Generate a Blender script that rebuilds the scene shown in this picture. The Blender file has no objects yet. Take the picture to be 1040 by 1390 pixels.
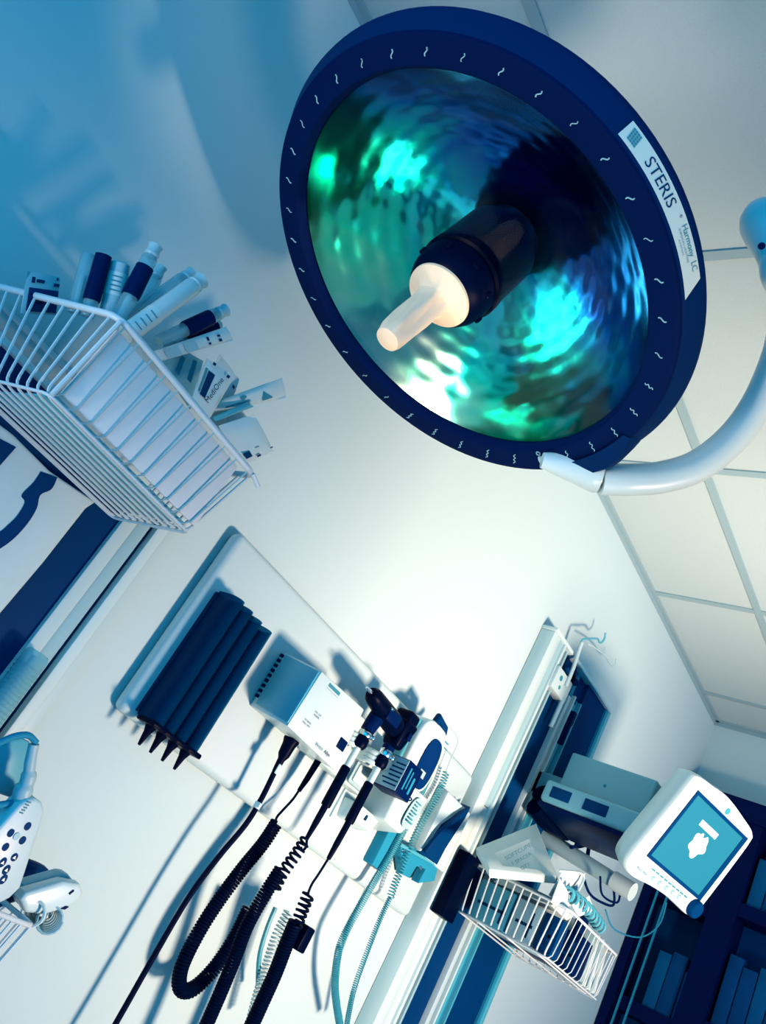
import bpy, bmesh, math, random
from mathutils import Vector, Matrix
random.seed(7)
PI = math.pi
scene = bpy.context.scene
C = scene.collection

# ------------------------------------------------------------------ camera
# photo taken lying on the bed, phone rolled; wall behind the bed is y = 0, z is up
FOC = 1184.08
AX = Vector((0.4675622867, 0.6351565532, 0.6147858659))      # room x, y, z axes as seen by the lens (x right, y down, z ahead)
AY = Vector((-0.7446386331, -0.0917693259, 0.6611291075))
AZ = Vector((0.4763389697, -0.7669123442, 0.4300542317))
CAM = Vector((0.0, -1.095, 1.2))
cd = bpy.data.cameras.new('camera')
cam = bpy.data.objects.new('camera', cd)
C.objects.link(cam)
right = Vector((AX[0], AY[0], AZ[0])); up = -Vector((AX[1], AY[1], AZ[1])); fwd = Vector((AX[2], AY[2], AZ[2]))
cam.matrix_world = Matrix(((right.x, up.x, -fwd.x, CAM.x), (right.y, up.y, -fwd.y, CAM.y), (right.z, up.z, -fwd.z, CAM.z), (0, 0, 0, 1)))
cd.sensor_fit = 'VERTICAL'
cd.sensor_height = 36.0
cd.lens = 36.0 * FOC / 1390.0
cd.shift_y = -45.0 / 1390.0
cd.clip_start = 0.02
scene.camera = cam

# ------------------------------------------------------------------ light
scene.view_settings.view_transform = 'Standard'
scene.view_settings.look = 'None'
scene.view_settings.gamma = 1.0
scene.view_settings.exposure = 0.0
scene.cycles.max_bounces = 6
scene.cycles.diffuse_bounces = 1
world = bpy.data.worlds.new('blue_ambient')  # flat blue ambient, added to tint the shadows
scene.world = world
world.use_nodes = True
wb = world.node_tree.nodes['Background']
wb.inputs[0].default_value = (0.0, 0.29, 0.58, 1)
wb.inputs[1].default_value = 2.7


def area(name, loc, target, size, energy, color, spread=180.0, sy=None):
    ld = bpy.data.lights.new(name, 'AREA')
    ld.energy = energy; ld.color = color
    ld.shape = 'RECTANGLE'; ld.size = size; ld.size_y = sy or size
    ld.spread = math.radians(spread)
    o = bpy.data.objects.new(name, ld)
    C.objects.link(o)
    o.location = loc
    o.rotation_euler = (Vector(target) - Vector(loc)).to_track_quat('-Z', 'Y').to_euler()
    return o


area('key_light', (1.50, -1.70, 1.00), (1.42, 0.0, 1.76), 0.23, 23.5, (1.0, 0.665, 0.50), 112.0)  # unseen key light added at lower right; no window stands there
area('bowl_fill_left', (-0.55, -0.45, 0.85), (0.55, -0.47, 1.85), 0.5, 0.9, (1.0, 0.80, 0.70), 34.0)  # added for the lamp bowl to mirror; no window on this side
area('handle_fill', (1.0, -1.30, 1.22), (0.555, -0.49, 1.775), 0.06, 0.055, (1.0, 0.70, 0.52), 13.0)  # unseen fill added to brighten the lamp handle
area('underside_fill', (1.0, -1.05, 0.80), (0.56, -0.50, 1.85), 0.32, 0.35, (1.0, 0.75, 0.62), 26.0)  # unseen fill added below the lamp head for its underside and bowl
area('ceiling_fill', (2.0, -1.5, 1.1), (2.05, -0.45, 2.44), 0.4, 3.6, (1.0, 0.69, 0.54), 72.0)  # unseen fill added to brighten the right of the ceiling
area('bed_fill', (1.0, -1.5, 2.43), (1.0, -1.2, 0.7), 0.7, 4.0, (1.0, 0.70, 0.55), 80.0)  # unseen fill added so the bed sheet shows bright in the bowl

# ------------------------------------------------------------------ materials
def mat(name, col, rough=0.5, metal=0.0, spec=0.5, var=0.04, scale=30.0, bump=0.0, trans=0.0, emis=None, coat=0.0, tint=None):
    m = bpy.data.materials.new(name)
    m.use_nodes = True
    nt = m.node_tree
    b = nt.nodes['Principled BSDF']
    b.inputs['Roughness'].default_value = rough
    b.inputs['Metallic'].default_value = metal
    b.inputs['Specular IOR Level'].default_value = spec
    b.inputs['Coat Weight'].default_value = coat
    tc = nt.nodes.new('ShaderNodeTexCoord')
    nz = nt.nodes.new('ShaderNodeTexNoise')
    nz.inputs['Scale'].default_value = scale
    nz.inputs['Detail'].default_value = 4
    nt.links.new(tc.outputs['Object'], nz.inputs['Vector'])
    mx = nt.nodes.new('ShaderNodeMix'); mx.data_type = 'RGBA'
    mx.inputs[6].default_value = tuple(c * (1 - var) for c in col) + (1,)
    mx.inputs[7].default_value = tuple(min(1, c * (1 + var)) for c in col) + (1,)
    nt.links.new(nz.outputs['Fac'], mx.inputs[0])
    nt.links.new(mx.outputs[2], b.inputs['Base Color'])
    if bump:
        bp = nt.nodes.new('ShaderNodeBump')
        bp.inputs['Strength'].default_value = bump
        bp.inputs['Distance'].default_value = 0.002
        nt.links.new(nz.outputs['Fac'], bp.inputs['Height'])
        nt.links.new(bp.outputs['Normal'], b.inputs['Normal'])
    if emis:
        b.inputs['Emission Color'].default_value = emis[0] + (1,)
        b.inputs['Emission Strength'].default_value = emis[1]
    if trans:
        out = nt.nodes['Material Output']
        tr = nt.nodes.new('ShaderNodeBsdfTransparent')
        tr.inputs[0].default_value = (tint or tuple(0.5 + 0.5 * c for c in col)) + (1,)
        ms = nt.nodes.new('ShaderNodeMixShader')
        ms.inputs[0].default_value = trans
        nt.links.new(b.outputs[0], ms.inputs[1])
        nt.links.new(tr.outputs[0], ms.inputs[2])
        nt.links.new(ms.outputs[0], out.inputs['Surface'])
    return m


WHITE = (0.54, 0.78, 0.80)
M = {
    'wall': mat('wall_paint', (0.54, 0.77, 0.79), 0.75, var=0.015, scale=60, bump=0.1, spec=0.2),
    'ceiling': mat('ceiling_tile', (0.50, 0.70, 0.72), 0.85, var=0.05, scale=260, bump=0.4, spec=0.1),
    'grid': mat('ceiling_grid_metal', (0.30, 0.50, 0.55), 0.5, var=0.02),
    'floor': mat('floor_vinyl', (0.10, 0.30, 0.40), 0.4, var=0.1, scale=8),
    'plastic': mat('white_plastic', WHITE, 0.35, var=0.02),
    'bright': mat('bright_white_plastic', (0.61, 0.86, 0.87), 0.3, var=0.01),
    'board': mat('board_plastic', (0.54, 0.77, 0.79), 0.4, var=0.01),
    'wire': mat('white_coated_wire', (0.63, 0.80, 0.84), 0.35, var=0.02),
    'paper': mat('white_paper', (0.61, 0.82, 0.82), 0.7, var=0.03, scale=80),
    'rack': mat('plastic_painted_teal_shade', (0.14, 0.46, 0.56), 0.45, var=0.03),  # whitish plastic standing in shade; the teal shade is put into the colour
    'liner': mat('glossy_white_liner', (0.86, 0.93, 0.92), 0.5, var=0.02, scale=50),
    'grey': mat('grey_plastic', (0.36, 0.60, 0.64), 0.45, var=0.03),
    'teal': mat('teal_plastic', (0.02, 0.30, 0.46), 0.4, var=0.05, spec=0.03),
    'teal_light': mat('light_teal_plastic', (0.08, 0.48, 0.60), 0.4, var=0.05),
    'navy': mat('navy_plastic', (0.0003, 0.012, 0.075), 0.35, var=0.1, spec=0.03),
    'navy_mid': mat('navy_blue_panel', (0.0003, 0.042, 0.155), 0.5, var=0.15, scale=9, spec=0.03),
    'navy_soft': mat('navy_rubber', (0.002, 0.010, 0.055), 0.55, var=0.1, spec=0.03),
    'housing': mat('navy_enamel_housing', (0.0002, 0.022, 0.105), 0.6, var=0.06, scale=14, spec=0.03),
    'ring': mat('navy_enamel_ring', (0.0002, 0.010, 0.065), 0.65, var=0.06, scale=14, spec=0.03),
    'black': mat('blue_black_plastic', (0.0001, 0.003, 0.02), 0.35, var=0.1, spec=0.03),
    'cable': mat('blue_black_cable', (0.0001, 0.004, 0.024), 0.5, var=0.1, spec=0.03),
    'cord_teal': mat('teal_cord', (0.03, 0.36, 0.46), 0.45, var=0.05),
    'cream': mat('cream_handle', (0.80, 0.70, 0.50), 0.55, var=0.03, scale=40, bump=0.3, spec=0.2),
    'chrome': mat('brushed_chrome', (0.75, 0.85, 0.88), 0.2, metal=1.0, var=0.03),
    'glass': mat('clear_plastic', (0.30, 0.75, 0.85), 0.15, var=0.02, trans=0.6),
    'smoke': mat('smoked_clear_plastic', (0.0005, 0.05, 0.16), 0.2, var=0.05, trans=0.5, spec=0.06, tint=(0.16, 0.50, 0.66)),
    'frost': mat('frosted_strip', (0.34, 0.62, 0.68), 0.35, var=0.02),
    'label': mat('cream_label', (0.60, 0.80, 0.74), 0.5, var=0.02, spec=0.3),
    'ink': mat('dark_ink', (0.002, 0.045, 0.14), 0.6, var=0.02, spec=0.03),
    'ink_teal': mat('teal_ink', (0.02, 0.28, 0.36), 0.6, var=0.02),
    'ink_grey': mat('grey_ink', (0.16, 0.36, 0.42), 0.6, var=0.02),
    'mark': mat('pale_marking', (0.30, 0.62, 0.66), 0.6, var=0.02),
    'screen': mat('screen_lit', (0.01, 0.10, 0.15), 0.3, var=0.02, emis=((0.02, 0.28, 0.38), 0.75)),
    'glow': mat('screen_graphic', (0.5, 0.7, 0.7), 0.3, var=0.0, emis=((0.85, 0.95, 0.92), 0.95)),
    'lcd': mat('navy_display', (0.001, 0.03, 0.14), 0.12, var=0.15, scale=20, spec=0.03),
    'navy_wood': mat('navy_cabinet', (0.001, 0.007, 0.06), 0.5, var=0.15, scale=12, spec=0.03),
    'teal_dim': mat('dim_teal_folders', (0.002, 0.10, 0.26), 0.5, var=0.3, scale=16, spec=0.03),
    'blue_mid': mat('blue_folders', (0.002, 0.06, 0.20), 0.5, var=0.3, scale=16, spec=0.03),
}


def lens_glass():
    m = bpy.data.materials.new('lamp_lens_glass'); m.use_nodes = True
    nt = m.node_tree
    for n in list(nt.nodes):
        if n.type != 'OUTPUT_MATERIAL': nt.nodes.remove(n)
    out = nt.nodes['Material Output']
    tr = nt.nodes.new('ShaderNodeBsdfTransparent'); tr.inputs[0].default_value = (0.93, 0.97, 0.97, 1)
    gl = nt.nodes.new('ShaderNodeBsdfGlossy'); gl.inputs['Roughness'].default_value = 0.06
    nz = nt.nodes.new('ShaderNodeTexNoise'); nz.inputs['Scale'].default_value = 9
    tc = nt.nodes.new('ShaderNodeTexCoord'); nt.links.new(tc.outputs['Object'], nz.inputs['Vector'])
    bp = nt.nodes.new('ShaderNodeBump'); bp.inputs['Strength'].default_value = 0.2; bp.inputs['Distance'].default_value = 0.01
    nt.links.new(nz.outputs['Fac'], bp.inputs['Height']); nt.links.new(bp.outputs['Normal'], gl.inputs['Normal'])
    fr = nt.nodes.new('ShaderNodeFresnel'); fr.inputs[0].default_value = 1.35
    ms = nt.nodes.new('ShaderNodeMixShader')
    nt.links.new(fr.outputs[0], ms.inputs[0]); nt.links.new(tr.outputs[0], ms.inputs[1]); nt.links.new(gl.outputs[0], ms.inputs[2])
    nt.links.new(ms.outputs[0], out.inputs['Surface'])
    return m


def mirror_painted_reflections():
    # cold-mirror coating with reflections painted in: hue set by place, noise and angle
    m = bpy.data.materials.new('coating_painted_reflections'); m.use_nodes = True
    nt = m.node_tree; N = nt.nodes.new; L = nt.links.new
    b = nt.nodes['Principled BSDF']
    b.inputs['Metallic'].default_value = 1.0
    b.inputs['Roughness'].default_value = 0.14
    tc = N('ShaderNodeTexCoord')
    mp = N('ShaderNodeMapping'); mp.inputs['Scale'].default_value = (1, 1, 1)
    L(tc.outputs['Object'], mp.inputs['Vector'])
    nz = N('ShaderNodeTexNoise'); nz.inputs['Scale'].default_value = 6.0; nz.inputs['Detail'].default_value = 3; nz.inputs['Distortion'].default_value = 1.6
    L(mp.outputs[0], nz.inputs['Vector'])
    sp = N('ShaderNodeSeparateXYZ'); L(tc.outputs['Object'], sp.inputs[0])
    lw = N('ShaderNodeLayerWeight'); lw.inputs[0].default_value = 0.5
    # painted reflection gradient across the bowl (object space) + noise + facing
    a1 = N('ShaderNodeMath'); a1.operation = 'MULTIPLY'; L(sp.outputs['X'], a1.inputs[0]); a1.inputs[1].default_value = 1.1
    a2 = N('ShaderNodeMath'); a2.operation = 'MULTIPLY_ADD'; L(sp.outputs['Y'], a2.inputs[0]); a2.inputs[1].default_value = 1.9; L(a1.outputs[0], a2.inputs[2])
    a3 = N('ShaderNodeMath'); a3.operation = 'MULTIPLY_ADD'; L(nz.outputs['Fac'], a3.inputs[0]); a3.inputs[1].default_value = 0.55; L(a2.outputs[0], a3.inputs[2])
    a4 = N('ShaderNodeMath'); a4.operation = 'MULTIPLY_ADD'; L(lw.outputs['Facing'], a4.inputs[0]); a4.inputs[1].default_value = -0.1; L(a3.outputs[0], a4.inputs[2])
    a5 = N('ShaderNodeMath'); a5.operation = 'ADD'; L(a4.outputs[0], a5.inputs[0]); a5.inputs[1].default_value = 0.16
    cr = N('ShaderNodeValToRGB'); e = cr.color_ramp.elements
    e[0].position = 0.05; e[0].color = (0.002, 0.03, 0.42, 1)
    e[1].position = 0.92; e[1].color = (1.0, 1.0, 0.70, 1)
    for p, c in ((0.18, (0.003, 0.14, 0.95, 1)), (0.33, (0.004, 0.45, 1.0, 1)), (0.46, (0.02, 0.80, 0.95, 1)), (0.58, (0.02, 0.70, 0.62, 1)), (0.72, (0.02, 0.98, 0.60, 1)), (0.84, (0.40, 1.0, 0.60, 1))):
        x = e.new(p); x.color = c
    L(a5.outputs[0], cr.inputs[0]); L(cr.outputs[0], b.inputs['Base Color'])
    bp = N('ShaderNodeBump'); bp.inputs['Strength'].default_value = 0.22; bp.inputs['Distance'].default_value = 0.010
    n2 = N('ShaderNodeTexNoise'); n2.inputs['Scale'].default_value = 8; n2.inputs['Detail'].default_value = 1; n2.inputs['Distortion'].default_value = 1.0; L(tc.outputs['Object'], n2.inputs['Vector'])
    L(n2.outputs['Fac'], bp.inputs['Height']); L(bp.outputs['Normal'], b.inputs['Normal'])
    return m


M['lens'] = lens_glass()
M['mirror'] = mirror_painted_reflections()

# ------------------------------------------------------------------ helpers
MW = {}


def at(u, v, Y=None, x=None, z=None):
    """room point behind a measured spot of the photograph, on the plane Y metres in front of the wall (or x / z fixed)"""
    d = right * (u - 520.0) - up * (v - 650.0) + fwd * FOC
    if x is not None: t = (x - CAM.x) / d.x
    elif z is not None: t = (z - CAM.z) / d.z
    else: t = (-Y - CAM.y) / d.y
    return CAM + d * t


class B:
    """collects shapes for ONE mesh object"""
    def __init__(self): self.v = []; self.f = []
    def raw(self, vs, fs):
        n = len(self.v); self.v += [Vector(p) for p in vs]; self.f += [tuple(i + n for i in f) for f in fs]; return self
    def bm(self, bm, mtx=None):
        if mtx is not None: bmesh.ops.transform(bm, matrix=mtx, verts=bm.verts)
        bm.verts.index_update()
        self.raw([v.co.copy() for v in bm.verts], [[v.index for v in f.verts] for f in bm.faces]); bm.free(); return self
    def box(self, x0, x1, y0, y1, z0, z1, bev=0.0, seg=2, mtx=None):
        bm = bmesh.new(); bmesh.ops.create_cube(bm, size=1)
        for v in bm.verts: v.co = Vector(((x0 + x1) / 2 + v.co.x * (x1 - x0), (y0 + y1) / 2 + v.co.y * (y1 - y0), (z0 + z1) / 2 + v.co.z * (z1 - z0)))
        if bev: bmesh.ops.bevel(bm, geom=bm.edges[:], offset=bev, segments=seg, profile=0.5, affect='EDGES')
        return self.bm(bm, mtx)
    def hexa(self, p, bev=0.0, seg=2):      # 8 corners: bottom 4 (ccw) then top 4
        bm = bmesh.new(); vs = [bm.verts.new(q) for q in p]
        for f in ((0, 3, 2, 1), (4, 5, 6, 7), (0, 1, 5, 4), (1, 2, 6, 5), (2, 3, 7, 6), (3, 0, 4, 7)): bm.faces.new([vs[i] for i in f])
        bmesh.ops.recalc_face_normals(bm, faces=bm.faces)
        if bev: bmesh.ops.bevel(bm, geom=bm.edges[:], offset=bev, segments=seg, profile=0.5, affect='EDGES')
        return self.bm(bm)
    def prism(self, poly, d, bev=0.0, seg=2):   # poly: 3-D points, d: extrusion vector
        bm = bmesh.new(); d = Vector(d)
        a = [bm.verts.new(p) for p in poly]; b = [bm.verts.new(Vector(p) + d) for p in poly]; n = len(a)
        bm.faces.new(a); bm.faces.new(b[::-1])
        for i in range(n): bm.faces.new((a[i], b[i], b[(i + 1) % n], a[(i + 1) % n]))
        bmesh.ops.recalc_face_normals(bm, faces=bm.faces)
        if bev:
            es = [e for e in bm.edges if (e.verts[0] in a) == (e.verts[1] in a)]
            bmesh.ops.bevel(bm, geom=es, offset=bev, segments=seg, profile=0.5, affect='EDGES')
        return self.bm(bm)
    def tube(self, pts, r, seg=8, closed=False, caps=True):
        pts = [Vector(p) for p in pts]; n = len(pts)
        rr = r if isinstance(r, (list, tuple)) else [r] * n
        T = []
        for i in range(n):
            if closed: t = pts[(i + 1) % n] - pts[i - 1]
            else: t = pts[min(i + 1, n - 1)] - pts[max(i - 1, 0)]
            T.append(t.normalized() if t.length > 1e-9 else Vector((0, 0, 1)))
        u = T[0].orthogonal().normalized(); vs = []
        for i in range(n):
            u = (u - T[i] * u.dot(T[i]))
            u = u.normalized() if u.length > 1e-6 else T[i].orthogonal().normalized()
            w = T[i].cross(u)
            for k in range(seg):
                a = 2 * PI * k / seg
                vs.append(pts[i] + (u * math.cos(a) + w * math.sin(a)) * rr[i])
        fs = []
        for i in range(n if closed else n - 1):
            j = (i + 1) % n
            for k in range(seg):
                k2 = (k + 1) % seg
                fs.append((i * seg + k, i * seg + k2, j * seg + k2, j * seg + k))
        if caps and not closed:
            fs.append(tuple(range(seg))[::-1]); fs.append(tuple((n - 1) * seg + k for k in range(seg)))
        return self.raw(vs, fs)
    def lathe(self, prof, o, axis, seg=32, wob=None, closed=False, caps=True):    # prof: (r, h) along axis from o
        axis = Vector(axis).normalized(); o = Vector(o); u = axis.orthogonal().normalized(); w = axis.cross(u)
        vs = []; fs = []
        for i, (r, h) in enumerate(prof):
            for k in range(seg):
                a = 2 * PI * k / seg; q = r * (wob(a, i) if wob else 1)
                vs.append(o + axis * h + (u * math.cos(a) + w * math.sin(a)) * q)
        m = len(prof)
        for i in range(m if closed else m - 1):
            j = (i + 1) % m
            for k in range(seg):
                k2 = (k + 1) % seg
                fs.append((i * seg + k, i * seg + k2, j * seg + k2, j * seg + k))
        if not closed and caps:
            if prof[0][0] > 1e-5: fs.append(tuple(range(seg))[::-1])
            if prof[-1][0] > 1e-5: fs.append(tuple((m - 1) * seg + k for k in range(seg)))
        return self.raw(vs, fs)
    def ball(self, c, r, sx=1, sy=1, sz=1):
        bm = bmesh.new(); bmesh.ops.create_uvsphere(bm, u_segments=16, v_segments=10, radius=r)
        for v in bm.verts: v.co = Vector((v.co.x * sx, v.co.y * sy, v.co.z * sz)) + Vector(c)
        return self.bm(bm)
    def coil(self, path, R, r, pitch, seg=10, ws=6, R1=None):
        P = resample(path, pitch / seg)
        n = len(P); u = None; pts = []
        for i, p in enumerate(P):
            t = (P[min(i + 1, n - 1)] - P[max(i - 1, 0)]).normalized()
            u = t.orthogonal().normalized() if u is None else (u - t * u.dot(t)).normalized()
            w = t.cross(u); a = 2 * PI * i / seg
            q = R if R1 is None else R + (R1 - R) * i / n
            pts.append(p + (u * math.cos(a) + w * math.sin(a)) * q)
        return self.tube(pts, r, ws)
    def text(self, s, o, ex, ey, size, align='CENTER', lift=0.0004, bend=None):
        cu = bpy.data.curves.new('lettering', 'FONT'); cu.body = s; cu.size = size; cu.align_x = align; cu.align_y = 'CENTER'
        cu.resolution_u = 3
        to = bpy.data.objects.new('lettering', cu); C.objects.link(to)
        dg = bpy.context.evaluated_depsgraph_get()
        me = bpy.data.meshes.new_from_object(to.evaluated_get(dg))
        bpy.data.objects.remove(to); bpy.data.curves.remove(cu)
        if bend: vs = [bend(v.co.x, v.co.y) for v in me.vertices]
        else:
            ex = Vector(ex).normalized(); ey = Vector(ey).normalized(); nz = ex.cross(ey)
            vs = [Vector(o) + ex * v.co.x + ey * v.co.y + nz * lift for v in me.vertices]
        self.raw(vs, [tuple(p.vertices) for p in me.polygons]); bpy.data.meshes.remove(me); return self


def resample(path, step):
    P = smooth(path, 8); out = [P[0].copy()]; acc = 0.0
    for a, b in zip(P, P[1:]):
        L = (b - a).length; s = step - acc
        while s <= L:
            out.append(a.lerp(b, s / L)); s += step
        acc = L - (s - step)
    return out


def smooth(path, k=6):
    P = [Vector(p) for p in path]
    if len(P) < 3: return P
    out = []
    for i in range(len(P) - 1):
        p0 = P[max(i - 1, 0)]; p1 = P[i]; p2 = P[i + 1]; p3 = P[min(i + 2, len(P) - 1)]
        for j in range(k):
            t = j / k
            out.append(0.5 * ((2 * p1) + (p2 - p0) * t + (2 * p0 - 5 * p1 + 4 * p2 - p3) * t * t + (3 * p1 - p0 - 3 * p2 + p3) * t ** 3))
    out.append(P[-1]); return out


def obj(name, b, m, parent=None, local=False, flat=False, loc=None):
    me = bpy.data.meshes.new(name)
    vs = b.v
    if parent is not None:
        mw = MW[parent.name]
        if not local:
            inv = mw.inverted(); vs = [inv @ v for v in vs]
    else:
        if loc is None:
            lo = [min(v[i] for v in vs) for i in range(3)]; hi = [max(v[i] for v in vs) for i in range(3)]
            loc = Vector(((lo[0] + hi[0]) / 2, (lo[1] + hi[1]) / 2, lo[2]))
        mw = Matrix.Translation(loc)
        vs = [v - Vector(loc) for v in vs]
    me.from_pydata([tuple(v) for v in vs], [], b.f)
    me.validate(); me.update()
    bm = bmesh.new(); bm.from_mesh(me); bmesh.ops.recalc_face_normals(bm, faces=bm.faces); bm.to_mesh(me); bm.free()
    if not flat:
        for p in me.polygons: p.use_smooth = True
        me.set_sharp_from_angle(angle=math.radians(38))
    me.materials.append(M[m] if isinstance(m, str) else m)
    o = bpy.data.objects.new(name, me); C.objects.link(o)
    if parent is not None: o.parent = parent
    else: o.location = loc
    MW[o.name] = mw
    return o


def tag(o, label=None, cat=None, group=None, kind=None):
    if label: o['label'] = label
    if cat: o['category'] = cat
    if group: o['group'] = group
    if kind: o['kind'] = kind
    return o


def thing(name, label, cat, loc=(0, 0, 0), group=None, mtx=None):
    o = bpy.data.objects.new(name, None); C.objects.link(o)
    mw = mtx if mtx is not None else Matrix.Translation(Vector(loc))
    o.matrix_world = mw; MW[o.name] = mw
    o.empty_display_size = 0.05
    return tag(o, label, cat, group)


def struct(name, b, m):
    return tag(obj(name, b, m), kind='structure')


def wallpts(px, Y): return [at(u, v, Y) for u, v in px]


# ------------------------------------------------------------------ room
H = 2.445
struct('wall_head', B().box(-1.6, 3.12, 0, 0.1, 0, H + 0.1), 'wall')
struct('wall_right', B().box(3.02, 3.12, -3.6, 0.0, 0, H + 0.1), 'wall')
struct('ceiling', B().box(-1.6, 3.02, -3.6, 0.0, H, H + 0.1), 'ceiling')
struct('floor', B().box(-1.6, 3.12, -3.6, 0.1, -0.1, 0), 'floor')
g = B()
for x in (-1.471, -0.861, -0.251, 0.359, 0.969, 1.582, 2.192, 2.802): g.box(x - 0.010, x + 0.010, -3.6, 0, H - 0.004, H + 0.002)
for y in (-0.311, -0.921, -1.531, -2.141, -2.751, -3.361): g.box(-1.6, 3.02, y - 0.010, y + 0.010, H - 0.0045, H + 0.002)
struct('trim_1', g, 'grid')
struct('trim_2', B().box(-1.6, 3.02, -0.016, 0, H - 0.006, H + 0.001).box(-1.6, 3.02, -0.003, 0, H - 0.018, H), 'grid')
struct('trim_3', B().box(3.004, 3.02, -3.6, 0, H - 0.006, H + 0.001).box(3.017, 3.02, -3.6, 0, H - 0.018, H), 'grid')

bed = thing('hospital_bed', 'unseen white sheeted hospital bed placed for the lamp bowl to mirror', 'bed', (0.9, -1.3, 0))  # out of view, set where the lamp bowl mirrors its white sheet
obj('mattress', B().box(0.35, 1.55, -2.5, -0.25, 0.55, 0.70, 0.03, 3), 'paper', bed)
obj('bed_frame', B().box(0.38, 1.52, -2.48, -0.27, 0.45, 0.55, 0.01), 'grey', bed)
for x_ in (0.42, 1.48):
    for y_ in (-2.42, -0.33): obj('leg', B().tube([(x_, y_, 0.0), (x_, y_, 0.46)], 0.025, 12), 'grey', bed)

def drape(x0, x1, y, z0, z1):
    vs = []; fs = []; NC = 60
    for th in (0.0, 0.004):
        for i in range(NC + 1):
            x_ = x0 + (x1 - x0) * i / NC
            for z_ in (z0, z1): vs.append((x_, y + th + 0.012 * math.sin(i * 1.05), z_))
    S = 2 * (NC + 1)
    for i in range(NC):
        fs.append((2 * i, 2 * i + 2, 2 * i + 3, 2 * i + 1)); fs.append((S + 2 * i, S + 2 * i + 1, S + 2 * i + 3, S + 2 * i + 2))
        fs.append((2 * i, S + 2 * i, S + 2 * i + 2, 2 * i + 2)); fs.append((2 * i + 1, 2 * i + 3, S + 2 * i + 3, S + 2 * i + 1))
    for i in (0, 2 * NC): fs.append((i, i + 1, S + i + 1, S + i))
    return B().raw(vs, fs)
cur = thing('light_blocking_curtain', 'short blue curtain on a ceiling rail, added out of view to block light', 'curtain', (0.8, -1.36, 1.45))  # added out of view to keep light off the ceiling
obj('fabric', drape(0.30, 1.33, -1.36, 1.45, 2.395), 'teal', cur)
obj('rail', B().box(0.28, 1.35, -1.37, -1.35, 2.395, 2.445), 'grey', cur)
scr = thing('light_blocking_screen', 'low blue fabric screen on thin legs, added out of view to block light', 'screen', (0.8, -1.36, 0.70))  # added out of view to cast the shadow on the upper left wall
obj('fabric', drape(0.30, 1.335, -1.36, 1.092, 1.30), 'teal', scr)
for x_ in (0.30, 1.335): obj('post', B().tube([(x_, -1.36, 0.70), (x_, -1.36, 1.29)], 0.006, 10), 'grey', scr)


# ------------------------------------------------------------------ surgical light
n = Vector((-0.231, 0.041, -0.972)).normalized()
ez = -n
ex = (Vector((1, 0, 0)) - ez * ez.x).normalized()
ey = ez.cross(ex)
LC = CAM + Vector((0.5178, 0.6306, 0.6509))
LM = Matrix(((ex.x, ey.x, ez.x, LC.x), (ex.y, ey.y, ez.y, LC.y), (ex.z, ey.z, ez.z, LC.z), (0, 0, 0, 1)))
lamp = thing('surgical_light', 'large round navy surgical light with iridescent reflector and cream centre handle', 'surgical light', mtx=LM)
Z = (0, 0, 1); O = (0, 0, 0)
prof = [(0.2345, 0.014), (0.237, 0.003), (0.240, 0.0), (0.266, 0.0), (0.2705, 0.002), (0.272, 0.005),
        (0.2845, 0.026), (0.2855, 0.031), (0.283, 0.037), (0.262, 0.056), (0.215, 0.088), (0.15, 0.118), (0.08, 0.135), (0.0, 0.138)]
obj('housing', B().lathe(prof[5:], O, Z, 128, caps=False), 'housing', lamp, True)
obj('front_ring', B().lathe(prof[:6], O, Z, 128, caps=False), 'ring', lamp, True)
# dimpled bowl
b = B(); NR, NT = 90, 288; vs = []; fs = []
for i in range(NR):
    t = i / (NR - 1); r = 0.235 - t * 0.190
    h = 0.014 + 0.105 * (1 - (r / 0.235) ** 2)
    for k in range(NT):
        a = 2 * PI * k / NT
        row = math.floor(t * 9); nn = 26
        d = 0.00035 * (1 - 0.6 * t) * math.sin(PI * (t * 9 - row)) * (math.cos(nn * a + row * PI) + 0.2)
        d += 0.00025 * math.sin(2 * PI * t * 9 + 2 * math.sin(2 * a))
        edge = min(1, t * 8) * min(1, (1 - t) * 2.2)
        vs.append((r * math.cos(a), r * math.sin(a), h + d * edge))
for i in range(NR - 1):
    for k in range(NT):
        k2 = (k + 1) % NT; fs.append((i * NT + k, i * NT + k2, (i + 1) * NT + k2, (i + 1) * NT + k))
b.raw(vs, fs)
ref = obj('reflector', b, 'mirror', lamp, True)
obj('lens_cover', B().lathe([(0.235, 0.012), (0.2, 0.009), (0.12, 0.007), (0.046, 0.006)], O, Z, 96, caps=False), 'lens', lamp, True).data.materials[0] = M['lens']
# squiggle marks round the ring
def mark(b): obj('ring_mark', b, 'mark', lamp, True)
th0 = math.atan2(-0.049, 0.255)
for k in range(1, 37):
    a = th0 - 2 * PI * k / 37            # onward past the icon
    up_ = min(k, 37 - k)
    if k <= 5: L_, w_, cyc = 0.0150 - 0.0010 * k, 0.0013, 2.0
    elif k >= 32: L_, w_, cyc = 0.0150, 0.0014, 2.5
    else: L_, w_, cyc = 0.0085, 0.0012, 1.0
    pts = []
    rad = Vector((math.cos(a), math.sin(a), 0)); tan = Vector((-math.sin(a), math.cos(a), 0))
    skew = 0.35
    for j in range(17):
        s = j / 16 - 0.5
        pts.append(rad * (0.2535 + s * L_) + tan * (skew * s * L_ + w_ * math.sin(2 * PI * cyc * s)) + Vector((0, 0, -0.0002)))
    wd = 0.0008 if (k % 3 and 6 < k < 30) else 0.0006
    mark(B().tube(pts, wd, 4))
a = th0
rad = Vector((math.cos(a), math.sin(a), 0)); tan = Vector((-math.sin(a), math.cos(a), 0))
sq = B()
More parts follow.
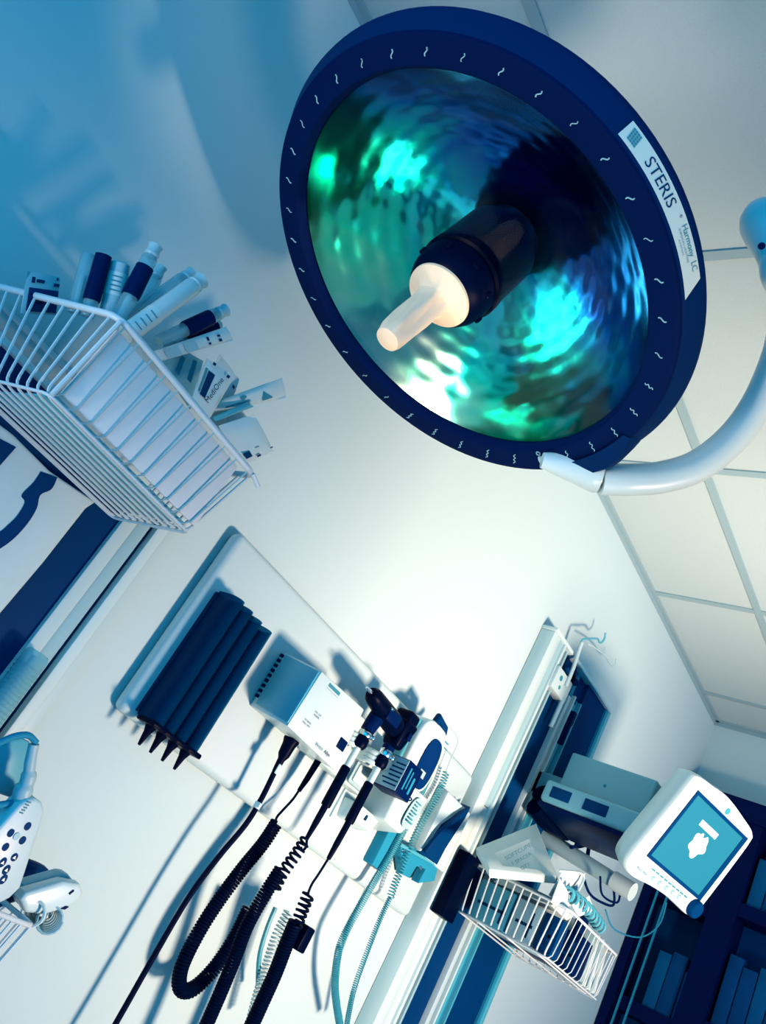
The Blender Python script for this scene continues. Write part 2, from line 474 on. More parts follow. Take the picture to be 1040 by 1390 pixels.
for s in (-1, 1):
    pl = [rad * (0.2555 + 0.0075 * math.cos(q)) + tan * (s * (0.0004 + 0.0045 * math.sin(q))) for q in [PI * i / 10 for i in range(11)]]
    sq.prism([p + Vector((0, 0, -0.0006)) for p in pl], (0, 0, 0.0008))
sq.tube([rad * (0.2440 + 0.0026 * math.cos(q)) + tan * 0.0028 * math.sin(q) - Vector((0, 0, 0.0003)) for q in [2 * PI * i / 10 for i in range(10)]], 0.0008, 5, closed=True)
obj('ring_emblem', sq, 'mark', lamp, True)


def slope(th, t, off=0.0):
    r0, h0, r1, h1 = 0.272, 0.005, 0.2845, 0.026
    dr, dh = r1 - r0, h1 - h0; L = math.hypot(dr, dh)
    r = r0 + dr * t / L + off * dh / L; h = h0 + dh * t / L - off * dr / L
    return Vector((r * math.cos(th), r * math.sin(th), h))


RS = 0.2785
tA, tB = math.radians(-120.0), math.radians(-83.5)
pv = []; NS = 30
for j in range(NS + 1):
    for t in (0.0030, 0.0215):
        e = tB if t < 0.01 else tB - math.radians(3.2)
        pv.append(slope(tA + (e - tA) * j / NS, t, 0.0006))
pf = [(2 * j, 2 * j + 1, 2 * j + 3, 2 * j + 2) for j in range(NS)]
plate = obj('label_plate', B().raw(pv, pf), 'label', lamp, True)
tag(plate, 'cream maker label with dark lettering')
lt = B()
lt.text('STERIS', O, None, None, 0.0155, bend=lambda x, y: slope(math.radians(-107.8) + x * 1.12 / RS, 0.0120 + y, 0.0010))
lt.text('\u00ae', O, None, None, 0.004, bend=lambda x, y: slope(math.radians(-100.2) + x / RS, 0.0165 + y, 0.0010))
obj('lettering', lt, 'ink', plate, True, flat=True)
lt = B()
lt.text('Harmony  LC', O, None, None, 0.0085, bend=lambda x, y: slope(math.radians(-93.6) + x * 1.0 / RS, 0.0165 + y, 0.0010))
obj('model_lettering', lt, 'ink_teal', plate, True, flat=True)
lt = B()
lt.text('SURGICAL LIGHTING', O, None, None, 0.0030, bend=lambda x, y: slope(math.radians(-94.6) + x * 1.25 / RS, 0.0110 + y, 0.0010))
lt.text('SYSTEM', O, None, None, 0.0024, bend=lambda x, y: slope(math.radians(-94.6) + x * 2.0 / RS, 0.0075 + y, 0.0010))
obj('small_lettering', lt, 'ink_grey', plate, True, flat=True)
lt = B()
for j in range(4):
    for q in range(5):
        t = 0.0070 + q * 0.0024; a0 = math.radians(-118.4 + j * 0.62 - 0.10 * q)
        lt.raw([slope(a0, t, .001), slope(a0 + math.radians(0.5), t, .001), slope(a0 + math.radians(0.42), t + 0.0021, .001), slope(a0 - math.radians(0.08), t + 0.0021, .001)], [(0, 1, 2, 3)])
obj('emblem', lt, 'ink_teal', plate, True, flat=True)
# hub and handle
hub = obj('centre_hub', B().lathe([(0.046, 0.10), (0.052, 0.095), (0.053, 0.03), (0.0545, 0.022), (0.0545, 0.012), (0.051, 0.010), (0.051, 0.0), (0.0495, -0.014), (0.045, -0.025), (0.040, -0.029), (0, -0.029)], O, Z, 48), 'black', lamp, True)
for k in range(8):
    a = 2 * PI * k / 8 + 0.3
    d_ = Vector((math.cos(a), math.sin(a), 0))
    obj('hub_knob', B().lathe([(0.0052, 0), (0.0052, 0.0035), (0.0035, 0.005), (0, 0.005)], d_ * 0.0485 + Vector((0, 0, -0.006)), d_, 12), 'black', hub, True)
flut = lambda a, i: 1.0 + (0.10 * math.cos(5 * a) + 0.03 * math.cos(11 * a + i) if 5 <= i <= 14 else 0)
hp = [(0, 0.0), (0.0385, 0.0), (0.0405, 0.002), (0.0400, 0.005), (0.030, 0.010), (0.0205, 0.016)] + [(0.0185 - 0.0002 * j, 0.022 + 0.0085 * j) for j in range(9)] + [(0.0155, 0.0975), (0.0145, 0.1015), (0.012, 0.103), (0, 0.1035)]
obj('sterile_handle', B().lathe(hp, (0, 0, -0.028), (0, 0, -1), 60, flut), 'cream', lamp, True)
# yoke (world coordinates)
yk = [(0.770, -0.548, 1.792), (0.795, -0.578, 1.797), (0.813, -0.603, 1.813), (0.836, -0.632, 1.840), (0.852, -0.662, 1.876), (0.853, -0.690, 1.925), (0.836, -0.712, 1.973), (0.798, -0.731, 2.018), (0.757, -0.741, 2.045)]
obj('yoke_arm', B().tube(smooth(yk[1:], 8), 0.0205, 20), 'bright', lamp)
# collar where the yoke enters the housing
p0, p1 = Vector(yk[0]), Vector(yk[2])
dd = (p1 - p0).normalized()
obj('yoke_collar', B().lathe([(0.010, -0.055), (0.016, -0.03), (0.021, -0.006), (0.0245, 0.006), (0.0255, 0.016), (0.0245, 0.019), (0.021, 0.019)], p0 + dd * 0.018, dd, 24), 'bright', lamp)
bk = []
for j in range(13):
    q = math.radians(-12 - 30 * j / 12)
    bulge = 0.016 * math.sin(PI * j / 12)
    bk.append((q, bulge))
b = B(); vs = []
for q, bu in bk:
    for r_, h_ in ((0.262, -0.003), (0.270 + bu, 0.000), (0.276 + bu, 0.012), (0.280 + bu * .8, 0.030)):
        vs.append(Vector((r_ * math.cos(q), r_ * math.sin(q), h_)))
fs = [(4 * j + i, 4 * j + i + 1, 4 * j + i + 5, 4 * j + i + 4) for j in range(12) for i in range(3)]
b.raw(vs, fs); obj('yoke_bracket', b, 'housing', lamp, True)
kn = at(1032, 322, x=0.66)
kd = (at(1050, 420, x=0.70) - at(1026, 285, x=0.66)).normalized()
kb = obj('knuckle', B().lathe([(0, -0.004), (0.012, -0.002), (0.021, 0.006), (0.0275, 0.018), (0.029, 0.032), (0.026, 0.048), (0.020, 0.066), (0.0155, 0.085), (0.0145, 0.10)], at(1034, 279, x=0.66), kd, 32), 'bright', lamp)
sc = at(1034, 334, x=0.66); vd = (CAM - sc).normalized()
obj('knuckle_screw', B().lathe([(0.0035, 0), (0.0042, 0.002), (0.0, 0.0024)], sc + vd * 0.0275, vd, 16), 'navy', kb)
ka = at(1034, 279, x=0.66) + kd * 0.095
obj('knuckle_arm', B().tube(smooth([ka - kd * 0.01, ka + kd * 0.02, (Vector(yk[-1]) + ka) / 2 + Vector((0.03, -0.01, 0)), Vector(yk[-1])], 8), [0.0145] * 12 + [0.016] * 6 + [0.0195] * 7, 16), 'bright', lamp)

# ------------------------------------------------------------------ diagnostic board
obj_board = tag(obj('wall_board', B().box(0.795, 1.705, -0.030, 0.0, 1.302, 1.622, 0.013, 4), 'board'), 'long white plastic backing board on the wall behind the diagnostic instruments', 'wall board')

# specula dispenser
sd = thing('specula_dispenser', 'smoked dispenser of four upright tubes full of dark ear tips', 'dispenser', (0.868, -0.03, 1.30))
obj('back_plate', B().box(0.816, 0.928, -0.038, -0.030, 1.315, 1.522), 'smoke', sd)
cx = [0.8315, 0.8565, 0.8835, 0.9120]; tops = [1.526, 1.524, 1.5225, 1.5215]; fill = [1.492, 1.478, 1.468, 1.350]
for i in range(4):
    c_ = Vector((cx[i], -0.062, 1.312)); rr = 0.0135
    pr_ = []
    for k in range(15):
        a = PI * k / 14
        pr_.append(Vector((c_.x + rr * math.cos(a), -0.060 - 0.020 * math.sin(a), 1.312)))
    outl = [Vector((c_.x + rr, -0.036, 1.312))] + pr_ + [Vector((c_.x - rr, -0.036, 1.312))]
    inn = [Vector((c_.x + (q.x - c_.x) * 0.86, q.y * 0.97 - 0.0012 + 0.0015, q.z)) for q in outl][::-1]
    obj('tube', B().prism(outl + inn, (0, 0, tops[i] - 1.312)), 'smoke', sd)
    st = obj('ear_tip_stack', B().lathe([(0.0, 0), (0.0108, 0.0)] + sum([[(0.0108, 0.004 + 0.012 * j), (0.0096, 0.0085 + 0.012 * j)] for j in range(int((fill[i] - 1.32) / 0.012))], []) + [(0, fill[i] - 1.318)], (c_.x, -0.058, 1.316), Z, 16), 'black', sd)
    obj('nozzle', B().box(c_.x - 0.0148, c_.x + 0.0148, -0.083, -0.040, 1.306, 1.3135, 0.002).lathe([(0.0095, 0), (0.0055, -0.010), (0.0030, -0.026), (0.0022, -0.030), (0, -0.030)], (c_.x, -0.062, 1.307), Z, 14), 'black', sd)

# wall transformer
tr = thing('wall_transformer', 'white box transformer with navy switch powering the handles', 'transformer', (1.08, -0.03, 1.418))
body = obj('body', B().hexa([(1.003, -0.030, 1.424), (1.165, -0.030, 1.424), (1.155, -0.130, 1.411), (1.001, -0.130, 1.416), (1.003, -0.030, 1.527), (1.150, -0.030, 1.527), (1.143, -0.130, 1.521), (1.006, -0.130, 1.517)], 0.003), 'bright', tr)
obj('side_panel', B().hexa([(0.9995, -0.044, 1.430), (1.003, -0.044, 1.430), (1.003, -0.1275, 1.421), (0.9995, -0.1275, 1.421), (1.000, -0.044, 1.522), (1.005, -0.044, 1.522), (1.0055, -0.127, 1.514), (1.0025, -0.127, 1.514)], 0.0005), 'teal_light', tr)  # white left side; its teal shade is painted on as a thin panel
v_ = B()
for j in range(9): v_.box(0.9985, 1.004, -0.0395, -0.034, 1.440 + j * 0.0095, 1.445 + j * 0.0095)
obj('vent_slots', v_, 'navy', tr)
F = lambda x, z: Vector((x, -0.1305, z))
obj('power_switch', B().box(1.124, 1.144, -0.133, -0.130, 1.442, 1.460, 0.001), 'navy', tr)
lb = B().raw([F(1.035, 1.5065), F(1.069, 1.5065), F(1.069, 1.5125), F(1.035, 1.5125)], [(0, 1, 2, 3)])
lb.raw([F(1.034, 1.503), F(1.069, 1.503), F(1.069, 1.5036), F(1.034, 1.5036)], [(0, 1, 2, 3)])
obj('rating_label', lb, 'ink_teal', tr, flat=True)
XX = (1, 0, 0)
obj('maker_lettering', B().text('Welch', F(1.088, 1.424), XX, Z, 0.009, lift=0.0003), 'ink_grey', tr, flat=True)
obj('maker_lettering', B().text('Allyn', F(1.113, 1.424), XX, Z, 0.009, lift=0.0003), 'ink', tr, flat=True)
obj('small_print', B().text('POWER', F(1.047, 1.457), XX, Z, 0.0045, lift=0.0003).text('ON / OFF', F(1.047, 1.462), XX, Z, 0.0045, lift=0.0003).text('767 SERIES', F(1.035, 1.442), XX, Z, 0.0042, lift=0.0003).text('WALL UNIT', F(1.035, 1.437), XX, Z, 0.0042, lift=0.0003), 'ink', tr, flat=True)
obj('cradle_base', B().box(1.150, 1.335, -0.070, -0.030, 1.420, 1.530, 0.006, 3), 'bright', tr)
obj('cradle_inset', B().box(1.262, 1.320, -0.074, -0.069, 1.424, 1.474, 0.006, 3), 'grey', tr)
obj('cradle_window', B().box(1.270, 1.306, -0.0765, -0.0735, 1.430, 1.462, 0.004, 3), 'bright', tr)


def cradle(x, z):
    b = B()
    b.box(x - 0.018, x + 0.018, -0.100, -0.066, z - 0.024, z + 0.002, 0.005, 3)
    pts = []
    for k in range(13):
        a = PI * (-0.1 + 1.2 * k / 12)
        pts.append(Vector((x + 0.0165 * math.cos(a), -0.118 - 0.0165 * -math.cos(a * 0 + PI) * 0 + -0.0165 * math.sin(a) + 0.018, z - 0.010)))
    for dz in (-0.008, 0, 0.008): b.tube([p + Vector((0, 0, dz)) for p in pts], 0.0055, 8)
    return b


obj('cradle', cradle(1.186, 1.487), 'bright', tr)
obj('cradle', cradle(1.262, 1.487), 'bright', tr)

# instruments hanging in the cradles, each with its cord
HY = -0.120
ot = thing('otoscope', 'black otoscope head with silver tip hanging in the left cradle', 'otoscope', (1.186, HY, 1.35))
obj('speculum', B().lathe([(0.0022, 0), (0.0032, 0.010), (0.0055, 0.022)], (1.122, -0.128, 1.552), (1, 0.04, -0.03), 16), 'chrome', ot)
obj('head', B().lathe([(0.004, 0), (0.0105, 0.001), (0.0150, 0.008), (0.0165, 0.020), (0.0180, 0.045), (0.0195, 0.070), (0.0205, 0.088), (0.0195, 0.104), (0.014, 0.110), (0, 0.111)], (1.139, -0.1275, 1.5515), (1, 0.02, -0.12), 28), 'black', ot)
obj('viewing_lens', B().box(1.185, 1.225, -0.1475, -0.140, 1.531, 1.553, 0.003), 'navy', ot)
obj('head_stud', B().box(1.183, 1.190, -0.150, -0.143, 1.548, 1.552, 0.001), 'chrome', ot)
obj('neck', B().tube([(1.196, HY, 1.540), (1.190, HY, 1.515), (1.188, HY, 1.500)], [0.016, 0.0135, 0.0125], 18), 'navy', ot)
obj('chrome_ring', B().lathe([(0.0120, 0), (0.0128, 0.002), (0.0128, 0.007), (0.0115, 0.009)], (1.188, HY, 1.4895), Z, 20).ball((1.196, HY - 0.012, 1.494), 0.0048), 'chrome', ot)
obj('handle_collar', B().lathe([(0.0100, 0), (0.0130, 0.006), (0.0125, 0.018), (0.010, 0.022)], (1.187, HY, 1.468), Z, 20), 'black', ot)
obj('handle_tube', B().tube([(1.187, HY, 1.475), (1.1855, HY, 1.425)], 0.0062, 14), 'bright', ot)
obj('handle_grip', B().lathe([(0.0070, 0), (0.0084, 0.003), (0.0088, 0.068), (0.0082, 0.072), (0.0066, 0.0725)], (1.1855, HY, 1.432), (0.0, 0, -1), 20), 'black', ot)
obj('strain_relief', B().lathe([(0.0058, 0), (0.0054, 0.030), (0.0036, 0.058), (0.0036, 0.060)], (1.1855, HY, 1.361), (-0.03, 0, -1), 14), 'black', ot)
loop = [Vector((1.183, HY, 1.303)), Vector((1.192, HY, 1.292)), Vector((1.189, HY, 1.284)), Vector((1.182, HY, 1.286))]
obj('loose_coil', B().tube(smooth(loop), 0.0022, 8).coil([(1.183, HY, 1.300), (1.178, HY, 1.270), (1.172, HY, 1.240), (1.1735, HY, 1.215)], 0.0085, 0.0023, 0.0095), 'cable', ot)
obj('coiled_cord', B().coil([(1.166, -0.118, 1.242), (1.165, -0.115, 1.20), (1.170, -0.11, 1.15), (1.188, -0.105, 1.10), (1.205, -0.10, 1.04), (1.22, -0.095, 0.97), (1.23, -0.09, 0.88)], 0.0095, 0.0022, 0.0047), 'cable', ot)

op = thing('ophthalmoscope', 'black ophthalmoscope head hanging in the right cradle beside the otoscope', 'ophthalmoscope', (1.262, HY, 1.29))
obj('head', B().hexa([(1.252, -0.140, 1.508), (1.276, -0.140, 1.508), (1.276, -0.106, 1.508), (1.252, -0.106, 1.508), (1.246, -0.146, 1.562), (1.286, -0.146, 1.562), (1.286, -0.102, 1.562), (1.246, -0.102, 1.562)], 0.007, 3).box(1.250, 1.283, -0.142, -0.104, 1.555, 1.580, 0.007, 3), 'black', op)
obj('brow_rest', B().box(1.262, 1.272, -0.149, -0.144, 1.530, 1.544, 0.001), 'navy', op)
obj('lens_dial', B().lathe([(0.012, 0), (0.012, 0.006)], (1.244, -0.124, 1.534), (1, 0, 0), 20), 'black', op)
obj('neck', B().tube([(1.264, HY, 1.512), (1.262, HY, 1.490)], 0.0115, 18), 'navy', op)
obj('chrome_ring', B().lathe([(0.0118, 0), (0.0126, 0.002), (0.0126, 0.010), (0.0115, 0.012)], (1.262, HY, 1.488), Z, 20).ball((1.272, HY - 0.011, 1.492), 0.005), 'chrome', op)
obj('handle_collar', B().lathe([(0.0095, 0), (0.0130, 0.006), (0.0125, 0.018), (0.010, 0.022)], (1.262, HY, 1.466), Z, 20), 'black', op)
obj('handle_tube', B().tube([(1.262, HY, 1.475), (1.2615, HY, 1.425)], 0.0062, 14), 'bright', op)
obj('handle_grip', B().lathe([(0.0070, 0), (0.0084, 0.003), (0.0088, 0.068), (0.0082, 0.074), (0.0066, 0.0745)], (1.2615, HY, 1.437), (0, 0, -1), 20), 'black', op)
obj('strain_relief', B().lathe([(0.0058, 0), (0.0054, 0.040), (0.0040, 0.066), (0.0034, 0.068)], (1.261, HY, 1.364), (-0.03, 0, -1), 14), 'black', op)
obj('straight_cord', B().tube(smooth([(1.2585, HY, 1.298), (1.255, HY, 1.270), (1.2515, HY, 1.250), (1.2545, HY, 1.232)]), 0.0021, 8), 'cable', op)
obj('loose_coil', B().coil([(1.256, HY, 1.236), (1.262, HY, 1.205), (1.268, HY, 1.180)], 0.0095, 0.0024, 0.0088), 'cable', op)
obj('coiled_cord', B().coil([(1.262, -0.118, 1.190), (1.272, -0.115, 1.155), (1.288, -0.11, 1.11), (1.30, -0.105, 1.06), (1.315, -0.10, 0.98), (1.325, -0.1, 0.89)], 0.0105, 0.0024, 0.0047), 'cable', op)
obj('connector_block', B().box(1.278, 1.300, -0.135, -0.100, 1.155, 1.195, 0.003), 'black', op)

pc = thing('power_cable', 'thick straight black cable with a flared plug under the transformer', 'cable', (1.078, -0.08, 0.9))
obj('plug', B().lathe([(0.0135, 0), (0.0140, 0.003), (0.0115, 0.010), (0.0100, 0.028), (0.0062, 0.036), (0.0050, 0.056), (0.0045, 0.058)], (1.078, -0.080, 1.4165), (0.06, 0, -1), 20), 'black', pc)
obj('cord', B().tube(smooth([(1.081, -0.08, 1.360), (1.086, -0.08, 1.315), (1.0865, -0.078, 1.27), (1.079, -0.07, 1.21), (1.0755, -0.062, 1.14), (1.0775, -0.06, 1.05), (1.08, -0.06, 0.95), (1.08, -0.06, 0.86)]), 0.0046, 10), 'cable', pc)
obj('cable_tie', B().lathe([(0.0062, 0), (0.0062, 0.010)], (1.0868, -0.079, 1.298), Z, 14).box(1.078, 1.0835, -0.091, -0.080, 1.300, 1.307, 0.001), 'bright', pc)
obj('cord_tag', B().box(1.071, 1.083, -0.091, -0.089, 1.356, 1.372, 0.0005, 1, None), 'bright', pc)

cc = thing('transformer_coil_cord', 'long black coiled cord hanging beside the thick straight cable', 'cord', (1.165, -0.06, 0.9))
obj('strain_relief', B().tube([(1.181, -0.062, 1.421), (1.180, -0.061, 1.385), (1.178, -0.06, 1.362)], [0.0062, 0.0052, 0.0036], 14), 'black', cc)
obj('lead', B().tube(smooth([(1.178, -0.06, 1.366), (1.175, -0.06, 1.345), (1.163, -0.062, 1.318), (1.158, -0.064, 1.306), (1.165, -0.064, 1.296)]), 0.0021, 8), 'cable', cc)
obj('coiled_cord', B().coil([(1.164, -0.064, 1.300), (1.160, -0.064, 1.262), (1.148, -0.062, 1.21), (1.139, -0.06, 1.15), (1.136, -0.06, 1.10), (1.142, -0.06, 1.055), (1.162, -0.06, 1.030), (1.188, -0.06, 1.035), (1.206, -0.062, 1.07), (1.212, -0.064, 1.12), (1.205, -0.066, 1.17)], 0.0098, 0.0023, 0.0047), 'cable', cc)

wc = thing('white_coil_cord', 'pale coiled cord half hidden behind the black handle cords', 'cord', (1.27, -0.05, 0.95))
obj('cord_loop', B().tube(smooth([at(374, 1232, .04), at(362, 1262, .04), at(352, 1300, .04), at(350, 1350, .04)]), 0.004, 8), 'cord_teal', wc)
obj('coiled_cord', B().coil([at(392, 1238, .05), at(377, 1268, .05), at(366, 1300, .05), at(352, 1345, .05), at(340, 1390, .05)], 0.0085, 0.0016, 0.0062), 'plastic', wc)

# thermometer unit
tm = thing('wall_thermometer', 'white electronic thermometer with an oval navy display mounted on the board', 'thermometer', (1.40, -0.03, 1.49))
pl = []
for k in range(24):
    a = 2 * PI * k / 24
    cxx, czz = math.cos(a), math.sin(a)
    pl.append(Vector((1.405 + 0.052 * math.copysign(abs(cxx) ** 0.6, cxx), -0.030, 1.550 + 0.066 * math.copysign(abs(czz) ** 0.55, czz))))
obj('case', B().prism(pl, (0, -0.070, 0), 0.006, 3), 'bright', tm)
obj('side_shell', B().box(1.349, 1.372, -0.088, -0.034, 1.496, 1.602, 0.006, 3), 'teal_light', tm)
v_ = B()
for j in range(6): v_.box(1.3475, 1.350, -0.066, -0.056, 1.570 + j * 0.0045, 1.5725 + j * 0.0045)
obj('speaker_slots', v_, 'navy', tm)
pl = []
for k in range(24):
    a = 2 * PI * k / 24
    cxx, czz = math.cos(a), math.sin(a)
    pl.append(Vector((1.418 + 0.028 * math.copysign(abs(cxx) ** 0.75, cxx) + 0.06 * 0.0 * czz, -0.1005, 1.541 + 0.050 * math.copysign(abs(czz) ** 0.8, czz))))
dsp = obj('display', B().prism(pl, (0, -0.002, 0)), 'lcd', tm)
obj('display_label', B().box(1.404, 1.424, -0.1035, -0.102, 1.512, 1.526, 0.0005).box(1.408, 1.412, -0.104, -0.102, 1.500, 1.506), 'grey', dsp)
obj('probe', B().tube([(1.392, -0.09, 1.600), (1.398, -0.09, 1.628), (1.432, -0.088, 1.622), (1.446, -0.088, 1.592)], 0.0085, 12), 'navy_mid', tm)
obj('top_clip', B().tube([(1.455, -0.06, 1.606), (1.466, -0.06, 1.632)], [0.009, 0.006], 12), 'bright', tm)
obj('maker_print', B().box(1.438, 1.452, -0.1015, -0.1002, 1.598, 1.6005).box(1.444, 1.457, -0.1015, -0.1002, 1.588, 1.590), 'ink_teal', tm)
obj('holster', B().hexa([(1.372, -0.030, 1.395), (1.462, -0.030, 1.395), (1.440, -0.105, 1.408), (1.374, -0.105, 1.408), (1.360, -0.030, 1.492), (1.465, -0.030, 1.492), (1.458, -0.115, 1.488), (1.356, -0.115, 1.488)], 0.006, 3), 'bright', tm)
hl = []
for k in range(20):
    a = 2 * PI * k / 20
    hl.append(Vector((1.428 + 0.019 * math.copysign(abs(math.cos(a)) ** .7, math.cos(a)), -0.1165 + 0.0035 * (1 - math.sin(a)) - 0.0008, 1.448 + 0.030 * math.copysign(abs(math.sin(a)) ** .7, math.sin(a)))))
hlo = obj('holster_label', B().prism(hl, (0, -0.0012, 0)), 'grey', tm)
v_ = B()
for j in range(7): v_.box(1.416, 1.434 - 0.004 * (j % 3), -0.1195, -0.1135, 1.430 + j * 0.0062, 1.4322 + j * 0.0062)
obj('holster_print', v_, 'ink_teal', hlo)
obj('lower_catch', B().hexa([(1.330, -0.030, 1.372), (1.400, -0.030, 1.372), (1.392, -0.075, 1.380), (1.332, -0.075, 1.380), (1.325, -0.030, 1.410), (1.400, -0.030, 1.410), (1.395, -0.080, 1.408), (1.325, -0.080, 1.408)], 0.005, 3).box(1.318, 1.400, -0.034, -0.030, 1.365, 1.425), 'bright', tm)
obj('catch_slot', B().box(1.351, 1.356, -0.0800, -0.0765, 1.390, 1.400), 'ink', tm)
obj('under_bracket', B().box(1.47, 1.515, -0.055, -0.030, 1.340, 1.425, 0.002), 'teal', tm)
obj('coiled_cord', B().coil([at(583, 1052, .075), at(560, 1100, .06), at(530, 1160, .06), at(500, 1210, .06), at(468, 1268, .06), at(458, 1300, .06), at(455, 1345, .06), at(462, 1395, .06)], 0.0062, 0.0013, 0.0036), 'cord_teal', tm)
obj('coiled_cord', B().coil([at(606, 1048, .05), at(596, 1075, .05), at(575, 1112, .055), at(553, 1160, .06), at(536, 1200, .06), at(530, 1218, .06)], 0.0070, 0.0011, 0.0058), 'cord_teal', tm)
obj('coiled_cord', B().coil([at(530, 1218, .06), at(515, 1250, .06), at(497, 1296, .06), at(480, 1345, .06), at(470, 1395, .06)], 0.0045, 0.0011, 0.0038), 'cord_teal', tm)
obj('thin_wire', B().tube(smooth([at(612, 988, .06), at(622, 1005, .05), at(612, 1030, .05), at(604, 1050, .05)]), 0.0008, 6), 'grey', tm)

# probe cover carton
pb = thing('probe_cover_carton', 'small navy and grey carton of probe covers in front of the thermometer', 'carton', (1.31, -0.1, 1.44))
obj('carton', B().box(1.286, 1.334, -0.160, -0.098, 1.444, 1.505, 0.0015), 'navy', pb)
lbp = obj('side_label', B().box(1.2845, 1.2862, -0.158, -0.100, 1.446, 1.503), 'grey', pb)
tx = B(); EY = (0, -1, 0)
for j, w in enumerate((0.030, 0.036, 0.026, 0.034, 0.028, 0.022)):
    tx.box(1.2838, 1.2846, -0.156, -0.156 + w, 1.452 + j * 0.0078, 1.4548 + j * 0.0078)
obj('print', tx, 'ink', lbp)
obj('seal', B().lathe([(0.011, 0), (0.011, 0.0012)], (1.2844, -0.118, 1.482), (-1, 0, 0), 20), 'bright', lbp)
obj('front_print', B().box(1.296, 1.300, -0.1608, -0.1598, 1.455, 1.495).box(1.306, 1.309, -0.1608, -0.1598, 1.460, 1.492).box(1.316, 1.322, -0.1608, -0.1598, 1.455, 1.485), 'teal', pb)
obj('wire_clip', B().tube([at(540 + 10 * math.cos(q), 1076 + 3.5 * math.sin(q) + 3 * math.cos(q), .13) for q in [2 * PI * i / 14 for i in range(14)]], 0.0014, 6, closed=True).tube([at(551 + 8 * math.cos(q), 1083 + 3 * math.sin(q) + 2 * math.cos(q), .13) for q in [2 * PI * i / 14 for i in range(14)]], 0.0014, 6, closed=True), 'navy', pb)

# cuff holder on the wall beside the column
ch = thing('cuff_holder', 'white wall plate with a teal bracket holding a folded navy cuff', 'wall holder', (1.66, 0.0, 1.40))
obj('plate', B().box(1.585, 1.700, -0.062, -0.030, 1.412, 1.545, 0.004, 2), 'bright', ch)
obj('bracket', B().prism([at(544, 1147, .055), at(560, 1150, .055), at(596, 1172, .055), at(590, 1196, .055), at(568, 1199, .055), at(578, 1180, .055), at(566, 1176, .055), at(556, 1192, .055), at(548, 1188, .055), at(545, 1165, .055)], (0, 0.02, 0), 0.001), 'teal', ch)
obj('bracket_rim', B().tube([at(543, 1146, .058), at(594, 1175, .058)], 0.0035, 8), 'teal_light', ch)
obj('screw', B().lathe([(0.004, 0), (0.003, 0.002), (0, 0.002)], at(547, 1155, .056), (0, -1, 0), 12), 'chrome', ch)
obj('screw', B().lathe([(0.004, 0), (0.003, 0.002), (0, 0.002)], at(571, 1178, .056), (0, -1, 0), 12), 'chrome', ch)
tag(obj('blood_pressure_cuff', B().prism([at(u, v, .064) for u, v in ((640, 1096), (626, 1100), (612, 1111), (600, 1119), (590, 1133), (580, 1147), (570, 1158), (594, 1175), (606, 1152), (622, 1127), (632, 1112))], (0, 0.03, 0), 0.004, 2).tube(smooth([at(633, 1100, .07), at(612, 1117, .075), at(594, 1135, .075), at(577, 1157, .07)]), 0.006, 8), 'navy_mid'), 'folded navy cuff wedged between the white plate and the right column', 'cuff')

# ------------------------------------------------------------------ right headwall column
rc = thing('headwall_column', 'tall right-hand service column with white rails and navy panels', 'wall column', (1.95, 0, 0.6))
Y4 = -0.040; ZB, ZT = 0.55, 2.028
def strip(name, x0, x1, m, y=Y4, yb=0.0, zb=ZB, zt=ZT, bev=0.0, par=None):
    return obj(name, B().box(x0, x1, y, yb, zb, zt, bev), m, par or rc)
strip('outer_rail', 1.735, 1.773, 'bright', bev=0.003)
strip('cover_strip', 1.773, 1.798, 'frost', y=-0.037, zb=1.590)
strip('cover_strip', 1.773, 1.798, 'bright', y=-0.036, zt=1.588)
strip('inner_rail', 1.798, 1.808, 'bright', y=-0.043, bev=0.001)
strip('channel', 1.808, 1.832, 'teal', y=-0.022)
strip('thin_rail', 1.834, 1.842, 'frost', y=-0.034, bev=0.001)
strip('panel', 1.842, 1.925, 'navy_mid', y=-0.024)
strip('thin_rail', 1.928, 1.944, 'plastic', y=-0.036, zt=1.955, bev=0.001)
strip('channel', 1.944, 1.960, 'teal', y=-0.026)
strip('thin_rail', 1.960, 1.967, 'bright', y=-0.036, zt=1.97, bev=0.001)
strip('panel', 1.967, 1.992, 'teal_light', y=-0.028, zt=1.955)
strip('channel', 1.992, 2.002, 'teal', y=-0.026, zt=1.97)
strip('thin_rail', 2.002, 2.008, 'teal_light', y=-0.036, zt=1.97)
strip('panel', 2.008, 2.137, 'navy_mid', y=-0.034)
strip('panel', 1.944, 2.008, 'navy_mid', y=-0.022, zb=1.955)
strip('outer_rail', 2.137, 2.149, 'teal', y=-0.040)
strip('outer_rail', 2.149, 2.165, 'teal_light', y=-0.042, bev=0.002)
obj('top_cap', B().box(1.733, 2.167, -0.044, 0, ZT, ZT + 0.010, 0.002), 'bright', rc)
pnl = obj('gas_outlet', B().hexa([(1.800, -0.052, 1.915), (1.893, -0.052, 1.915), (1.893, -0.024, 1.915), (1.800, -0.024, 1.915), (1.800, -0.052, 1.972), (1.893, -0.052, 1.972), (1.893, -0.024, 1.972), (1.800, -0.024, 1.972)], 0.002), 'plastic', rc)
obj('outlet_print', B().lathe([(0.007, 0), (0.007, 0.001)], (1.828, -0.052, 1.952), (0, -1, 0), 14).lathe([(0.005, 0), (0.005, 0.001)], (1.838, -0.052, 1.932), (0, -1, 0), 14), 'ink_teal', pnl)
obj('suction_tube', B().tube([(1.880, -0.050, 1.925), (1.880, -0.050, 1.845)], 0.006, 10), 'frost', rc)
obj('sample_tube', B().tube([(1.845, -0.044, 1.99), (1.862, -0.050, 1.978), (1.872, -0.046, 1.994)], 0.006, 8), 'navy_mid', rc)
